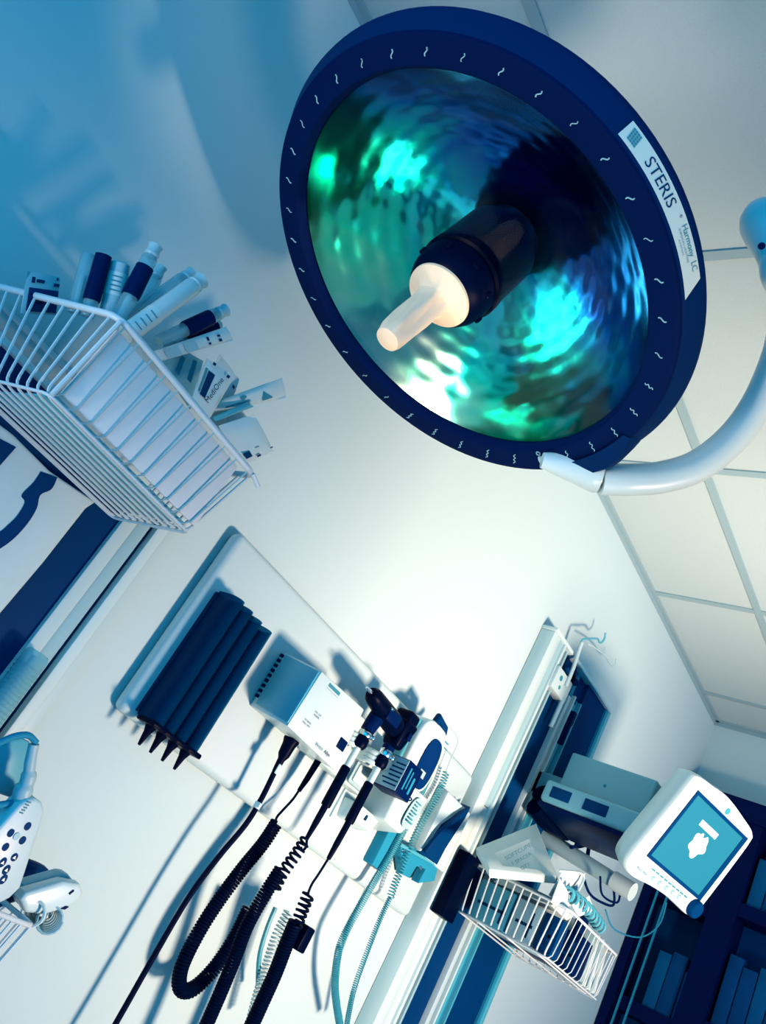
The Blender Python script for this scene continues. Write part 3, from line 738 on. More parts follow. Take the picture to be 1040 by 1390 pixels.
obj('latch', B().box(1.972, 1.988, -0.046, -0.028, 1.90, 1.935, 0.002).box(1.966, 1.974, -0.050, -0.03, 1.84, 1.915, 0.001), 'navy', rc)
ir = thing('hanging_hook_rod', 'thin pale metal rod with two curled hooks rising above the right column', 'hook', (1.88, -0.05, 1.95))
obj('rod', B().tube([at(768, 932, .055), at(779, 905, .055), at(787, 880, .055), at(790, 872, .055)], 0.0052, 10), 'plastic', ir)
obj('hook', B().tube(smooth([at(789, 874, .055), at(791, 868, .055), at(800, 867, .055), at(811, 867, .055), at(814, 872, .055), at(818, 871, .055), at(821, 866, .055), at(822, 859, .055)], 5), 0.0026, 8), 'teal_light', ir)
obj('hook', B().tube(smooth([at(797, 874, .055), at(810, 881, .055), at(822, 891, .055), at(827, 900, .055), at(832, 904, .055), at(836, 900, .055), at(836, 895, .055)], 5), 0.0018, 8), 'bright', ir)
obj('knob', B().tube([at(782, 898, .055), at(781, 920, .055)], 0.0032, 8).ball(at(781, 926, .055), 0.010), 'navy', ir)
oc = thing('outlet_box', 'navy outlet box with a pale switch plate at the far side of the right column', 'outlet', (2.2, 0, 1.8))
obj('box', B().box(2.168, 2.225, -0.075, 0.0, 1.790, 1.850, 0.002), 'navy_mid', oc)
obj('switch_plate', B().box(2.228, 2.275, -0.060, 0.0, 1.800, 1.860, 0.004), 'plastic', oc)
v_ = B()
for i in range(2):
    for j in range(3): v_.box(2.240 + i * 0.018, 2.246 + i * 0.018, -0.062, -0.059, 1.812 + j * 0.016, 1.818 + j * 0.016)
obj('socket_slots', v_, 'navy', oc)


# ------------------------------------------------------------------ wire baskets
def bowl_basket(name, label, T, Bt, ribs, w_rim, w_rib, mat_='wire', group=None, sideribs=8, front_only=False, open_bottom=False):
    """T / Bt: four top / bottom corners (front-left, front-right, back-right, back-left)"""
    T = [Vector(p) for p in T]; Bt = [Vector(p) for p in Bt]
    t = thing(name, label, 'wire basket', (Bt[0] + Bt[1] + Bt[2] + Bt[3]) / 4, group)
    def rounded(P, r):
        out = []
        for i in range(4):
            a, b_, c_ = P[i - 1], P[i], P[(i + 1) % 4]
            u1 = (a - b_).normalized(); u2 = (c_ - b_).normalized()
            for k in range(6):
                s = k / 5
                out.append((b_ + u1 * r) * (1 - s) ** 2 + b_ * 2 * s * (1 - s) + (b_ + u2 * r) * s * s)
        return out
    obj('rim', B().tube(rounded(T, 0.018), w_rim, 10, closed=True), mat_, t)
    obj('base_frame', B().tube(rounded(Bt, 0.012), w_rib * 1.1, 8, closed=True), mat_, t)
    def fillet(a, b_, c_, d_, r=0.012):
        u1 = (a - b_).normalized(); u2 = (c_ - b_).normalized(); u3 = (d_ - c_).normalized()
        P = [a]
        for k in range(5):
            s = k / 4; P.append((b_ + u1 * r) * (1 - s) ** 2 + b_ * 2 * s * (1 - s) + (b_ + u2 * r) * s * s)
        for k in range(5):
            s = k / 4; P.append((c_ - u2 * r) * (1 - s) ** 2 + c_ * 2 * s * (1 - s) + (c_ + u3 * r) * s * s)
        P.append(d_); return P
    for i in range(ribs):      # run front to back under the basket
        s = (i + 0.5) / ribs
        if front_only or open_bottom:
            a_, b2 = T[0].lerp(T[1], s), Bt[0].lerp(Bt[1], s)
            k_ = b2 + (a_ - b2) * 0.10
            obj('rib', B().tube([a_, k_, k_ + (b2 - k_) * 0.6 + Vector((-0.004, 0.002, 0)), b2 + Vector((-0.010, 0.003, 0.001))], w_rib * 0.6, 6), 'wire' if open_bottom else 'frost', t)
            continue
        obj('rib', B().tube(fillet(T[0].lerp(T[1], s), Bt[0].lerp(Bt[1], s), Bt[3].lerp(Bt[2], s), T[3].lerp(T[2], s)), w_rib, 6), mat_, t)
    for i in range(sideribs):  # run left to right under the basket
        s = (i + 0.5) / sideribs
        if open_bottom and i % 4 != 1:
            for k_ in (0, 1):
                P_ = fillet(T[0].lerp(T[3], s), Bt[0].lerp(Bt[3], s), Bt[1].lerp(Bt[2], s), T[1].lerp(T[2], s)) if k_ == 0 else fillet(T[1].lerp(T[2], s), Bt[1].lerp(Bt[2], s), Bt[0].lerp(Bt[3], s), T[0].lerp(T[3], s))
                obj('cross_rib', B().tube(P_[:6], w_rib, 6), mat_, t)
            continue
        obj('cross_rib', B().tube(fillet(T[0].lerp(T[3], s), Bt[0].lerp(Bt[3], s), Bt[1].lerp(Bt[2], s), T[1].lerp(T[2], s)), w_rib, 6), mat_, t)
    return t


lbk = bowl_basket('supply_basket', 'white wire basket on the left crammed with syringes and packets',
                  [(0.333, -0.25, 1.601), (0.596, -0.25, 1.597), (0.600, -0.055, 1.597), (0.262, -0.020, 1.598)],
                  [(0.333, -0.245, 1.487), (0.570, -0.245, 1.486), (0.570, -0.080, 1.484), (0.300, -0.075, 1.486)], 11, 0.0042, 0.0017, sideribs=10, front_only=True)
obj('corner_post', B().tube([(0.337, -0.2495, 1.598), (0.335, -0.246, 1.488)], 0.0030, 8), 'wire', lbk)
obj('rim_end', B().tube([(0.592, -0.250, 1.597), (0.610, -0.250, 1.591)], 0.0032, 8), 'wire', lbk)
tag(obj('basket_liner', B().box(0.342, 0.572, -0.2445, -0.2400, 1.497, 1.592, 0.002), 'liner'), 'white paper liner standing inside the front of the left wire basket', 'liner')
tag(obj('absorbent_pad', B().box(0.342, 0.562, -0.235, -0.090, 1.4915, 1.4950, 0.001), 'teal_light'), 'light teal pad lying flat on the bottom wires of the left basket', 'pad')


def along(p0, p1, s): return p0.lerp(p1, s)
def syringe(label, a, b_, r, Y0, Y1, m_body='glass', m_cap='navy', cap=(0.55, 0.9), tip=True, lab=None, name='syringe', cat='syringe'):
    p0 = at(a[0], a[1], Y0); p1 = at(b_[0], b_[1], Y1); d = (p1 - p0); L = d.length; dn = d.normalized()
    t = thing(name, label, cat, p0, 'syringes and tubes in the left basket')
    MWb = B().lathe([(r * .9, 0), (r, 0.003), (r, L * 0.92), (r * .8, L * 0.95), (0, L * .95)], p0, dn, 18)
    obj('barrel', MWb, m_body, t)
    obj('plunger', B().tube([along(p0, p1, 0.02), along(p0, p1, 0.6)], r * 0.45, 8), 'plastic', t)
    if cap: obj('cap', B().lathe([(0, 0), (r * 1.1, 0.0005), (r * 1.18, 0.004), (r * 1.12, L * (cap[1] - cap[0])), (0, L * (cap[1] - cap[0]) + 0.001)], along(p0, p1, cap[0]), dn, 18), m_cap, t)
    if tip: obj('tip', B().lathe([(r * .7, 0), (r * .95, 0.004), (r * .8, 0.010), (r * .95, 0.016), (0, 0.018)], along(p0, p1, 0.93), dn, 14), 'frost', t)
    if lab:
        s0, s1 = lab
        ob = obj('paper_label', B().lathe([(r * 1.04, 0), (r * 1.04, L * (s1 - s0))], along(p0, p1, s0), dn, 18), 'paper', t)
        u = (CAM - p0); u = (u - dn * u.dot(dn)).normalized(); w = dn.cross(u).normalized()
        tb = B()
        for k in range(4):
            c_ = along(p0, p1, s0 + (s1 - s0) * (0.2 + 0.2 * k)) + u * r * 1.07
            tb.raw([c_ - w * r * .5 - dn * .0008, c_ + w * r * .5 - dn * .0008, c_ + w * r * .5 + dn * .0008, c_ - w * r * .5 + dn * .0008], [(0, 1, 2, 3)])
        obj('label_print', tb, 'ink_teal', ob, flat=True)
    return t


syringe('clear teal tube standing at the left end of the syringes', (100, 425), (122, 341), 0.0085, .15, .15, m_cap='teal', cap=None, tip=False, name='sample_tube', cat='tube')
syringe('tube with a long navy cap beside the clear teal tube', (118, 430), (141, 346), 0.0085, .17, .17, cap=(0.25, 0.99), tip=False, name='capped_tube', cat='tube')
syringe('wide frosted syringe with a paper label, upright between two navy caps', (148, 430), (164, 353), 0.012, .17, .17, m_body='frost', cap=None, tip=False, lab=(0.35, 0.75))
syringe('syringe with glossy navy cap and clear tip leaning right', (160, 435), (207, 343), 0.0095, .19, .19, cap=(0.34, 0.78))
syringe('thin clear syringe behind the glossy navy capped one', (178, 440), (214, 372), 0.0085, .13, .13, cap=None)
syringe('long clear syringe with white barrel leaning far to the right', (170, 455), (268, 384), 0.0115, .20, .20, m_body='plastic', cap=None, lab=(0.05, 0.40))
syringe('clear sleeve syringe lying behind the long white barrel', (165, 440), (255, 375), 0.0100, .15, .15, cap=None)
syringe('upper of two short navy capped syringes near the middle', (215, 465), (300, 424), 0.0095, .16, .16, cap=(0.40, 0.82))
syringe('lower of two short navy capped syringes near the middle', (222, 478), (302, 438), 0.0080, .15, .15, cap=(0.38, 0.88), tip=False)


def pouch(label, quad, Y0, Y1, m_='paper', print_=None, name='packet', th=0.004, group='paper packets in the left basket'):
    """quad: bottom-left, bottom-right, top-right, top-left as measured; Y0 at the bottom edge, Y1 at the top edge"""
    P = [at(*quad[0], Y0), at(*quad[1], Y0), at(*quad[2], Y1), at(*quad[3], Y1)]
    nrm = (P[1] - P[0]).cross(P[3] - P[0]).normalized()
    if nrm.dot(CAM - P[0]) < 0: nrm = -nrm
    t = thing(name, label, 'packet', P[0], group)
    nx, ny = 8, 6; vs = []; fs = []
    for s in (1, -1):
        for j in range(ny + 1):
            for i in range(nx + 1):
                u, v = i / nx, j / ny
                p = (P[0].lerp(P[1], u)).lerp(P[3].lerp(P[2], u), v)
                puff = th * (1 - (2 * u - 1) ** 4) * (1 - (2 * v - 1) ** 4) + 0.0003 + 0.0006 * math.sin(7 * u + 5 * v)
                vs.append(p + nrm * puff * s)
    W_ = nx + 1; S = W_ * (ny + 1)
    for j in range(ny):
        for i in range(nx):
            a = j * W_ + i; fs.append((a, a + 1, a + 1 + W_, a + W_)); fs.append((S + a, S + a + W_, S + a + 1 + W_, S + a + 1))
    for i in range(nx):
        fs.append((i, i + S, i + 1 + S, i + 1)); a = ny * W_ + i; fs.append((a, a + 1, a + 1 + S, a + S))
    for j in range(ny):
        a = j * W_; fs.append((a, a + W_, a + W_ + S, a + S)); a += nx; fs.append((a, a + S, a + W_ + S, a + W_))
    obj('pouch', B().raw(vs, fs), m_, t)
    if print_:
        for m2, items in print_.items():
            tb = B()
            for it in items:
                if it[0] == 'poly':
                    pts = []
                    for u, v in it[1]:
                        p = (P[0].lerp(P[1], u)).lerp(P[3].lerp(P[2], u), v); pts.append(p + nrm * (th + 0.0013))
                    tb.raw(pts, [tuple(range(len(pts)))])
                else:
                    _, s, u, v, size, rot = it
                    o = (P[0].lerp(P[1], u)).lerp(P[3].lerp(P[2], u), v) + nrm * (th + 0.0015)
                    e1 = (P[1] - P[0]).normalized(); e2 = (P[3] - P[0]); e2 = (e2 - e1 * e2.dot(e1)).normalized()
                    if rot: e1, e2 = (e2, -e1) if rot == 1 else (-e2, e1)
                    if e1.cross(e2).dot(nrm) < 0: e2 = -e2
                    tb.text(s, o, e1, e2, size, lift=0.0)
            obj('print', tb, m2, t, flat=True)
    return t


def rect(u0, v0, u1, v1): return ('poly', [(u0, v0), (u1, v0), (u1, v1), (u0, v1)])
# carton with navy label at the far left
pouch('flat white packet with a navy label block at the far left', ((28, 425), (76, 428), (82, 376), (37, 368)), .12, .12, 'frost',
      {'navy_mid': [rect(0.08, 0.05, 0.94, 0.62)], 'ink': [('poly', [(0.12, .74), (0.22, .74), (0.22, .88), (0.12, .88)]), rect(0.26, .76, .5, .84), rect(.84, .88, .9, .95), rect(.78, .72, .95, .80)],
       'teal': [rect(0.14, .44, .6, .47), rect(.14, .34, .7, .36), rect(.14, .26, .5, .28)]}, th=0.003)
pouch('long clear packet with a white label strip above the rim', ((212, 492), (205, 478), (308, 443), (316, 462)), .17, .17, 'paper',
      {'ink': [rect(.2, .66, .36, .69), rect(.5, .66, .8, .69), rect(.2, .80, .4, .84), rect(.55, .80, .7, .84)], 'frost': [rect(.1, .12, .9, .30), rect(.1, .36, .9, .52)]}, th=0.004)
pouch('clear blue sleeve between the label strip and the lettered packet', ((222, 505), (258, 556), (276, 490), (240, 470)), .13, .13, 'glass', {'teal': [rect(.2, .3, .35, .8), rect(.6, .4, .75, .9)]}, th=0.003)
pouch('small white packet with dark MediOne lettering standing at the rim', ((258, 548), (282, 572), (318, 512), (280, 486)), .17, .17, 'paper',
      {'ink': [rect(.12, .26, .36, .78), ('text', 'MediOne', .56, .52, .0105, 1), rect(.16, .93, .26, .99), rect(.70, .88, .80, .94)], 'ink_teal': [rect(.0, .3, .08, .8), rect(.92, .3, .97, .5)]}, th=0.005)
pouch('crumpled pale packet behind the lettered one with a dark mark', ((268, 560), (300, 590), (325, 515), (298, 480)), .13, .13, 'paper', {'ink': [rect(.75, .75, .85, .8)]}, th=0.004)
pouch('long white packet with a blue triangle pointing right', ((292, 560), (286, 548), (384, 512), (388, 540)), .15, .15, 'paper',
      {'ink_teal': [('poly', [(.80 if 0 else .15, .62), (.70, .66), (.20, .78)]), ('poly', [(.70 + .14 * math.cos(q), .38 + .045 * math.sin(q)) for q in [2 * PI * i / 12 for i in range(12)]]), rect(.30, .12, .42, .46)], 'ink': [rect(.05, .22, .12, .44)]}, th=0.005)
pouch('thin blue-edged sleeve under the triangle packet', ((288, 566), (292, 572), (345, 552), (335, 546)), .17, .16, 'teal_light', th=0.002)
pouch('broad white packet with small dark print near the right corner', ((296, 578), (330, 632), (372, 612), (345, 562)), .17, .17, 'paper',
      {'ink': [rect(.72, .10, .86, .30), rect(.88, .40, .93, .52), rect(.84, .86, .87, .94)], 'ink_grey': [rect(.7, .48, .72, .6)]}, th=0.006)
pouch('plain white packet lying behind the broad one', ((290, 575), (312, 600), (352, 590), (328, 556)), .12, .12, 'paper', th=0.005)

# ------------------------------------------------------------------ left headwall column
lc = thing('headwall_column', 'left-hand service column with a wide navy panel below the basket', 'wall column', (0.46, 0, 0.6))
def lstrip(name, x0, x1, m, y, bev=0.0): return obj(name, B().box(x0, x1, y, 0.0, 0.55, 1.562, bev), m, lc)
lstrip('outer_rail', 0.684, 0.702, 'plastic', -0.022, 0.001)
lstrip('outer_rail', 0.666, 0.684, 'bright', -0.030, 0.002)
lstrip('channel', 0.656, 0.666, 'navy_mid', -0.018)
lstrip('inner_rail', 0.634, 0.656, 'frost', -0.030, 0.003)
lstrip('inner_rail', 0.612, 0.634, 'plastic', -0.032, 0.002)
lstrip('panel', 0.300, 0.612, 'navy_mid', -0.024)
lstrip('outer_rail', 0.270, 0.300, 'bright', -0.032, 0.002)
obj('top_cap', B().box(0.268, 0.702, -0.034, 0, 1.562, 1.572, 0.002), 'bright', lc)
bag = thing('hanging_bag', 'crinkled white plastic bag with a curved navy stripe over the navy panel', 'bag', (0.4, -0.05, 1.3))
bp = [(132, 682), (118, 691), (60, 765), (0, 836), (-60, 905), (-160, 800), (-90, 640), (-20, 560), (20, 590), (70, 640)]
obj('bag_body', B().prism(wallpts(bp, .060), (0, 0.026, 0), 0.006, 3), 'paper', bag)
arc = [(78, 648), (70, 664), (55, 672), (50, 690), (38, 710), (20, 730), (0, 745), (-30, 762)]
arc2 = [(56, 640), (46, 655), (30, 672), (34, 682), (24, 700), (10, 714), (0, 722), (-30, 738)]
obj('stripe', B().prism(smooth(wallpts(arc, .0612), 5) + smooth(wallpts(arc2, .0612), 5)[::-1], (0, 0.0012, 0)), 'navy_mid', bag)
obj('stripe', B().prism(wallpts([(22, 607), (0, 632), (-40, 672), (-60, 640), (-10, 590)], .0612), (0, 0.0012, 0)), 'navy_mid', bag)
ft = thing('flow_tube', 'clear ribbed tube standing against the left column', 'tube', at(0, 985, .05))
p0 = at(-40, 985, .055); p1 = at(53, 886, .055)
p0 = Vector((p1.x, p1.y, 1.05))
obj('tube_wall', B().lathe([(0.0, 0), (0.017, 0.001), (0.017, p1.z - 1.055), (0.014, p1.z - 1.05), (0, p1.z - 1.049)], p0, Z, 24), 'glass', ft)
v_ = B()
for j in range(26): v_.lathe([(0.0172, 0), (0.0178, 0.0012), (0.0172, 0.0024)], (p0.x, p0.y, p1.z - 0.022 - j * 0.006), Z, 20)
obj('rib_rings', v_, 'glass', ft)
obj('inner_core', B().tube([p0 + Vector((0, 0, 0.002)), Vector((p1.x, p1.y, p1.z - 0.006))], 0.006, 12), 'frost', ft)

# ------------------------------------------------------------------ remote on the left
rm = thing('bedside_remote', 'white bedside remote with navy oval buttons and a grey loop strap', 'remote', at(20, 1200, .2))
YR = .200
rp = [(26, 1093), (38, 1085), (50, 1084), (58, 1090), (61, 1102), (57, 1118), (46, 1150), (36, 1182), (28, 1206), (14, 1220), (-10, 1232), (-45, 1245), (-70, 1225), (-60, 1195), (-25, 1150), (4, 1118)]
obj('case', B().prism(wallpts(rp, YR), (0, 0.028, 0), 0.004, 3), 'plastic', rm)
def oval(b, u, v, du, dv, Y, tilt=0.9, th_=0.0016):
    pts = []
    for i in range(16):
        q = 2 * PI * i / 16
        a_, b_ = du * math.cos(q), dv * math.sin(q)
        pts.append(at(u + a_ * math.cos(tilt) - b_ * math.sin(tilt) * -1, v - a_ * math.sin(tilt) + b_ * math.cos(tilt), Y))
    return b.prism(pts, (0, th_, 0))
for i, (u, v) in enumerate(((38, 1122), (15, 1131), (31, 1141), (8, 1150), (20, 1164), (4, 1171), (9, 1181), (5, 1194))):
    bt = obj('button', oval(B(), u, v, 6.4 if i < 5 else 8, 3.6, YR + .0010), 'navy_mid', rm)
    if i >= 4:
        c_ = at(u, v, YR + .0018)
        obj('button_arrow', B().raw([c_ + Vector((-0.0022, 0, -0.0015)), c_ + Vector((0.0022, 0, -0.0015)), c_ + Vector((0, 0, 0.0022))], [(0, 1, 2)]), 'bright', bt)
obj('button', oval(B(), 23, 1135.5, 6.2, 3.6, YR + .0010), 'teal_light', rm)
v_ = B()
for i in range(5):
    for j in range(3): oval(v_, 31 + i * 2.6 - j * 1.6, 1104 - i * 3.6 - j * 2.4 + 2 * j, 1.1, .9, YR + .0008)
obj('speaker_grille', v_, 'ink_teal', rm)
obj('strap_lug', B().tube(smooth([at(32, 1092, YR - .014), at(30, 1078, YR - .014), at(38, 1058, YR - .014), at(41, 1035, YR - .014), at(46, 1010, YR - .014)]), [0.011] * 5 + [0.0105] * 5 + [0.0085] * 5 + [0.0065] * 5 + [0.006] * 5, 14), 'grey', rm)
obj('strap', B().tube(smooth([at(49, 1008, YR - .014), at(40, 999, YR - .014), at(28, 998, YR - .014), at(10, 1003, YR - .014), at(-15, 1018, YR - .014), at(-40, 1050, YR - .014), at(-20, 1090, YR - .014), at(18, 1090, YR - .014)]), 0.0038, 10), 'teal', rm)
tag(obj('call_cord_pouch', B().prism(wallpts([(-20, 1022), (10, 1006), (30, 1002), (42, 1008), (38, 1040), (30, 1062), (18, 1085), (-10, 1075), (-40, 1060)], .150), (0, 0.012, 0), 0.004), 'teal_light'), 'teal soft pouch showing through the loop strap of the remote', 'pouch')

# ------------------------------------------------------------------ lower left: basket, handset, coil
ll = bowl_basket('small_wire_basket', 'white wire basket in the lower left corner under the remote',
                 [(0.535, -0.235, 1.048), (0.732, -0.212, 1.050), (0.715, -0.08, 1.050), (0.500, -0.08, 1.048)],
                 [(0.540, -0.225, 0.950), (0.716, -0.205, 0.950), (0.700, -0.09, 0.950), (0.510, -0.09, 0.950)], 14, 0.0030, 0.0016, sideribs=8)
hs = thing('corded_handset', 'white handset with small dark slot lying above the lower left basket', 'handset', at(60, 1230, .12))
obj('shell', B().prism([at(u, v, .185) for u, v in ((28, 1222), (36, 1212), (88, 1197), (98, 1199), (110, 1201), (114, 1212), (108, 1224), (92, 1234), (60, 1243), (36, 1240))], (0, 0.020, 0), 0.005, 3), 'bright', hs)
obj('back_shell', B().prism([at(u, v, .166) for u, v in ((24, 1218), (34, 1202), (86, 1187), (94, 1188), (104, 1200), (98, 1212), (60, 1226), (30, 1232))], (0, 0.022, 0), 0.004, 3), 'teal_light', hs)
obj('slot', B().box(-0.0012, 0.0012, -0.0006, 0.0006, -0.0032, 0.0032, mtx=Matrix.Translation(at(97, 1211, .1855)) @ Matrix.Rotation(0.5, 4, 'Y')).prism([at(u, v, .1862) for u, v in ((83, 1234), (90, 1230), (94, 1231), (88, 1235))], (0, 0.001, 0)), 'navy', hs)
vd = (CAM - at(68, 1249, .19)).normalized()
c0 = at(68, 1249, .19); c1 = at(44, 1240, .18)
obj('coiled_cord', B().coil([c0 - vd * 0.06 + Vector((-.016, 0, .006)), c0 - vd * 0.03 + Vector((-.006, 0, .002)), c0], 0.0080, 0.0016, 0.0060, 14, R1=0.0150), 'frost', hs)
obj('coiled_cord', B().coil([c1 - vd * 0.045 + Vector((.014, 0, .004)), c1 - vd * 0.02 + Vector((.005, 0, .001)), c1 + vd * .01], 0.0075, 0.0020, 0.0075, 14, R1=0.0135), 'bright', hs)
tag(obj('cord_bundle', B().tube(smooth([at(30, 1178, .10), at(55, 1190, .10), at(60, 1215, .11)]), 0.012, 10).tube(smooth([at(40, 1185, .10), at(25, 1205, .12), at(0, 1215, .13), at(-30, 1235, .13)]), 0.013, 10), 'navy_mid'), 'dark navy cord bundle behind the handset and remote', 'cord')
tb = []
for j in range(3):
    b = B(); pts = []
    for i in range(60):
        s = i / 59
        pts.append(Vector((0.56 + 0.13 * s, -0.12 - 0.03 * j + 0.010 * math.sin(9 * s * PI), 0.972 + 0.014 * j + 0.010 * math.cos(11 * s * PI + j))))
    b.tube(pts, 0.0030, 8)
    o = tag(obj('folded_tubing', b, 'navy_mid' if j == 1 else 'teal'), ('teal tubing folded lowest in the lower left basket', 'navy tubing folded in the middle of the lower left basket', 'teal tubing folded on top in the lower left basket')[j], 'tubing', 'tubing in the lower left basket')

# ------------------------------------------------------------------ right wire basket with its contents
rb = bowl_basket('dressing_basket', 'white wire basket on the right column holding cartons and packets',
                 [(1.800, -0.300, 1.467), (2.110, -0.300, 1.468), (2.110, -0.052, 1.470), (1.800, -0.055, 1.472)],
                 [(1.800, -0.290, 1.368), (2.110, -0.290, 1.368), (2.110, -0.070, 1.370), (1.800, -0.070, 1.370)], 11, 0.0030, 0.0018, sideribs=12, open_bottom=True)
obj('end_cap', B().lathe([(0.0055, 0), (0.0055, 0.014)], (1.800, -0.060, 1.452), Z, 12), 'bright', rb)
tag(obj('basket_bracket', B().box(1.742, 1.796, -0.075, -0.044, 1.340, 1.478, 0.003), 'black'), 'black mounting bracket between the right column rail and the dressing basket', 'bracket')
# leaning lettered carton
Pq = [at(646, 1150, Y=.130), at(728, 1117, Y=.130), at(757, 1190, Y=.235), at(664, 1180, Y=.235)]
nrm = (Pq[1] - Pq[0]).cross(Pq[3] - Pq[0]).normalized()
if nrm.dot(CAM - Pq[0]) < 0: nrm = -nrm
cb = thing('lettered_carton', 'pale carton with teal SOFTCUP lettering leaning out of the right basket', 'carton', Pq[3])
obj('carton', B().prism(Pq, nrm * -0.016, 0.003), 'paper', cb)
def on_plane(u, v):
    d = right * (u - 520.0) - up * (v - 650.0) + fwd * FOC
    return CAM + d * ((Pq[0] + nrm * 0.0008 - CAM).dot(nrm) / d.dot(nrm))
def face_text(b, s_, u0, v0, h):
    a_ = Vector((0.87, -0.49)); b_ = Vector((-0.49, -0.87))
    return b.text(s_, O, None, None, h, bend=lambda x, y: on_plane(u0 + a_.x * x + b_.x * y, v0 + a_.y * x + b_.y * y))
tb = B(); face_text(tb, 'SOFTCUP\u00ae', 704, 1156, 8.2); face_text(tb, '1 SPACER', 708, 1166, 7.2); face_text(tb, 'QTY', 713, 1176, 6.6)
obj('lettering', tb, 'ink_teal', cb, flat=True)
tag(obj('gauze_pack', B().prism([Vector((1.815, -0.110, 1.455)), Vector((1.815, -0.250, 1.462)), Vector((1.84, -0.250, 1.482)), Vector((1.84, -0.110, 1.482))], (0.10, 0, 0), 0.004), 'paper'), 'flat cream pack lying across the front of the dressing basket rim', 'packet')
for i, (x0, x1, y0, y1, z0, z1, m, lab) in enumerate((
        (1.812, 1.860, -0.175, -0.085, 1.374, 1.452, 'teal_light', 'light teal carton low in the basket nearest the wall'),
        (1.812, 1.850, -0.240, -0.180, 1.374, 1.450, 'grey', 'grey carton low in the basket next to the teal one'),
        (1.870, 1.930, -0.250, -0.100, 1.374, 1.446, 'frost', 'frosted carton behind the teal carton in the right basket'),
        (1.815, 1.855, -0.285, -0.246, 1.374, 1.448, 'navy_mid', 'navy carton at the outer corner of the right basket'),
        (1.940, 2.000, -0.285, -0.120, 1.374, 1.452, 'navy', 'dark carton in the middle of the right basket'))):
    cbx = thing('supply_carton', lab, 'carton', ((x0 + x1) / 2, (y0 + y1) / 2, z0), 'cartons low in the right basket')
    obj('carton', B().box(x0, x1, y0, y1, z0, z1, 0.002), m, cbx)
    obj('print', B().box(x0 - 0.0008, x0 + 0.0005, y0 + 0.008, y1 - 0.012, z0 + 0.030, z0 + 0.036).box(x0 - 0.0008, x0 + 0.0005, y0 + 0.012, y0 + 0.018, z0 + 0.010, z0 + 0.060), 'ink', cbx)
random.seed(3)
for i in range(9):
    x = 2.010 + 0.0105 * i
    w = thing('wrapped_swab', 'white wrapped swab number upright in the outer end of the right basket'.replace(' number', ''), 'swab', (x, -0.26, 1.374), 'white wrapped swabs in the right basket')
    tilt = random.uniform(-0.012, 0.012)
    obj('wrapper', B().hexa([(x, -0.285, 1.374), (x + 0.005, -0.285, 1.374), (x + 0.005, -0.20, 1.374), (x, -0.20, 1.374), (x + tilt, -0.280, 1.480), (x + tilt + 0.005, -0.280, 1.480), (x + tilt + 0.005, -0.20, 1.488), (x + tilt, -0.20, 1.488)], 0.001), 'paper' if i % 3 else 'frost', w)
pouch('white folded wrapper sticking up beyond the lettered carton', ((772, 1235), (745, 1215), (765, 1180), (795, 1186)), .24, .24, 'paper', th=0.003, group='loose wrappers above the right basket')
pouch('small pale wrapper at the outer end of the basket rim', ((785, 1245), (776, 1228), (800, 1216), (806, 1235)), .28, .28, 'paper', th=0.003, group='loose wrappers above the right basket')
pouch('bright white wedge wrapper under the lettered carton corner', ((748, 1225), (772, 1240), (774, 1215), (760, 1192)), .27, .27, 'paper', th=0.003, group='loose wrappers above the right basket')
tag(obj('tubing_coil', B().coil([at(770, 1212, .27), at(795, 1232, .28), at(815, 1258, .28)], 0.012, 0.0032, 0.020), 'teal_light'), 'teal tubing curled over the outer rim of the right basket', 'tubing')
tag(obj('folded_mask_strap', B().tube(smooth([at(758, 1182, .25), at(792, 1187, .25), at(784, 1212, .26), at(778, 1225, .26)], 4), 0.003, 8), 'bright'), 'white elastic strap looping above the right basket', 'strap')
tag(obj('dark_bottle', B().lathe([(0, 0), (0.014, 0.001), (0.014, 0.035), (0.008, 0.042), (0.008, 0.052), (0, 0.053)], (1.955, -0.262, 1.452), Z, 18), 'navy'), 'small navy bottle behind the lettered carton in the right basket', 'bottle')

# pale arm and loose cables on the wall beside the column
ar = thing('support_arm', 'pale jointed arm reaching out beneath the monitor rack', 'arm', (2.1, -0.04, 1.6))
a0 = at(722, 1128, x=2.1); a0 = Vector((2.1, -0.02, a0.z)); a1 = at(848, 1204, x=2.1)
obj('arm_tube', B().tube([a0, a1], [0.020, 0.0175], 18), 'frost', ar)
obj('arm_end', B().tube([a1 - (a1 - a0).normalized() * 0.03, a1 + (a1 - a0).normalized() * 0.022], 0.0215, 18), 'plastic', ar)
for k, (pts, r, lab) in enumerate((
        ([(760, 1092), (770, 1105), (800, 1100), (812, 1120), (798, 1145), (775, 1150)], .006, 'dark cable looping out of the column beside the monitor rack'),
        ([(815, 1190), (818, 1215), (838, 1225), (842, 1205), (838, 1190)], .0035, 'thin dark cable loop hanging from the arm end'),
        ([(792, 1190), (800, 1212), (815, 1224), (833, 1228), (832, 1200), (826, 1186)], .004, 'longer navy cable loop hanging under the pale arm'),
        ([(822, 1235), (835, 1262), (870, 1272), (895, 1255), (905, 1225)], .0025, 'thin teal wire sagging below the monitor'),
        ([(790, 1128), (782, 1150), (778, 1172)], .008, 'short dark hose behind the rack, left'),
        ([(803, 1135), (798, 1160), (800, 1175)], .007, 'short dark hose behind the rack, right'))):
    Y_ = .12 if k in (0, 4, 5) else .22
    tag(obj('loose_cable', B().tube(smooth([at(u, v, Y_) for u, v in pts]), r * .75, 8), 'teal' if k == 3 else 'navy'), lab, 'cable', 'loose cables beside the right column')
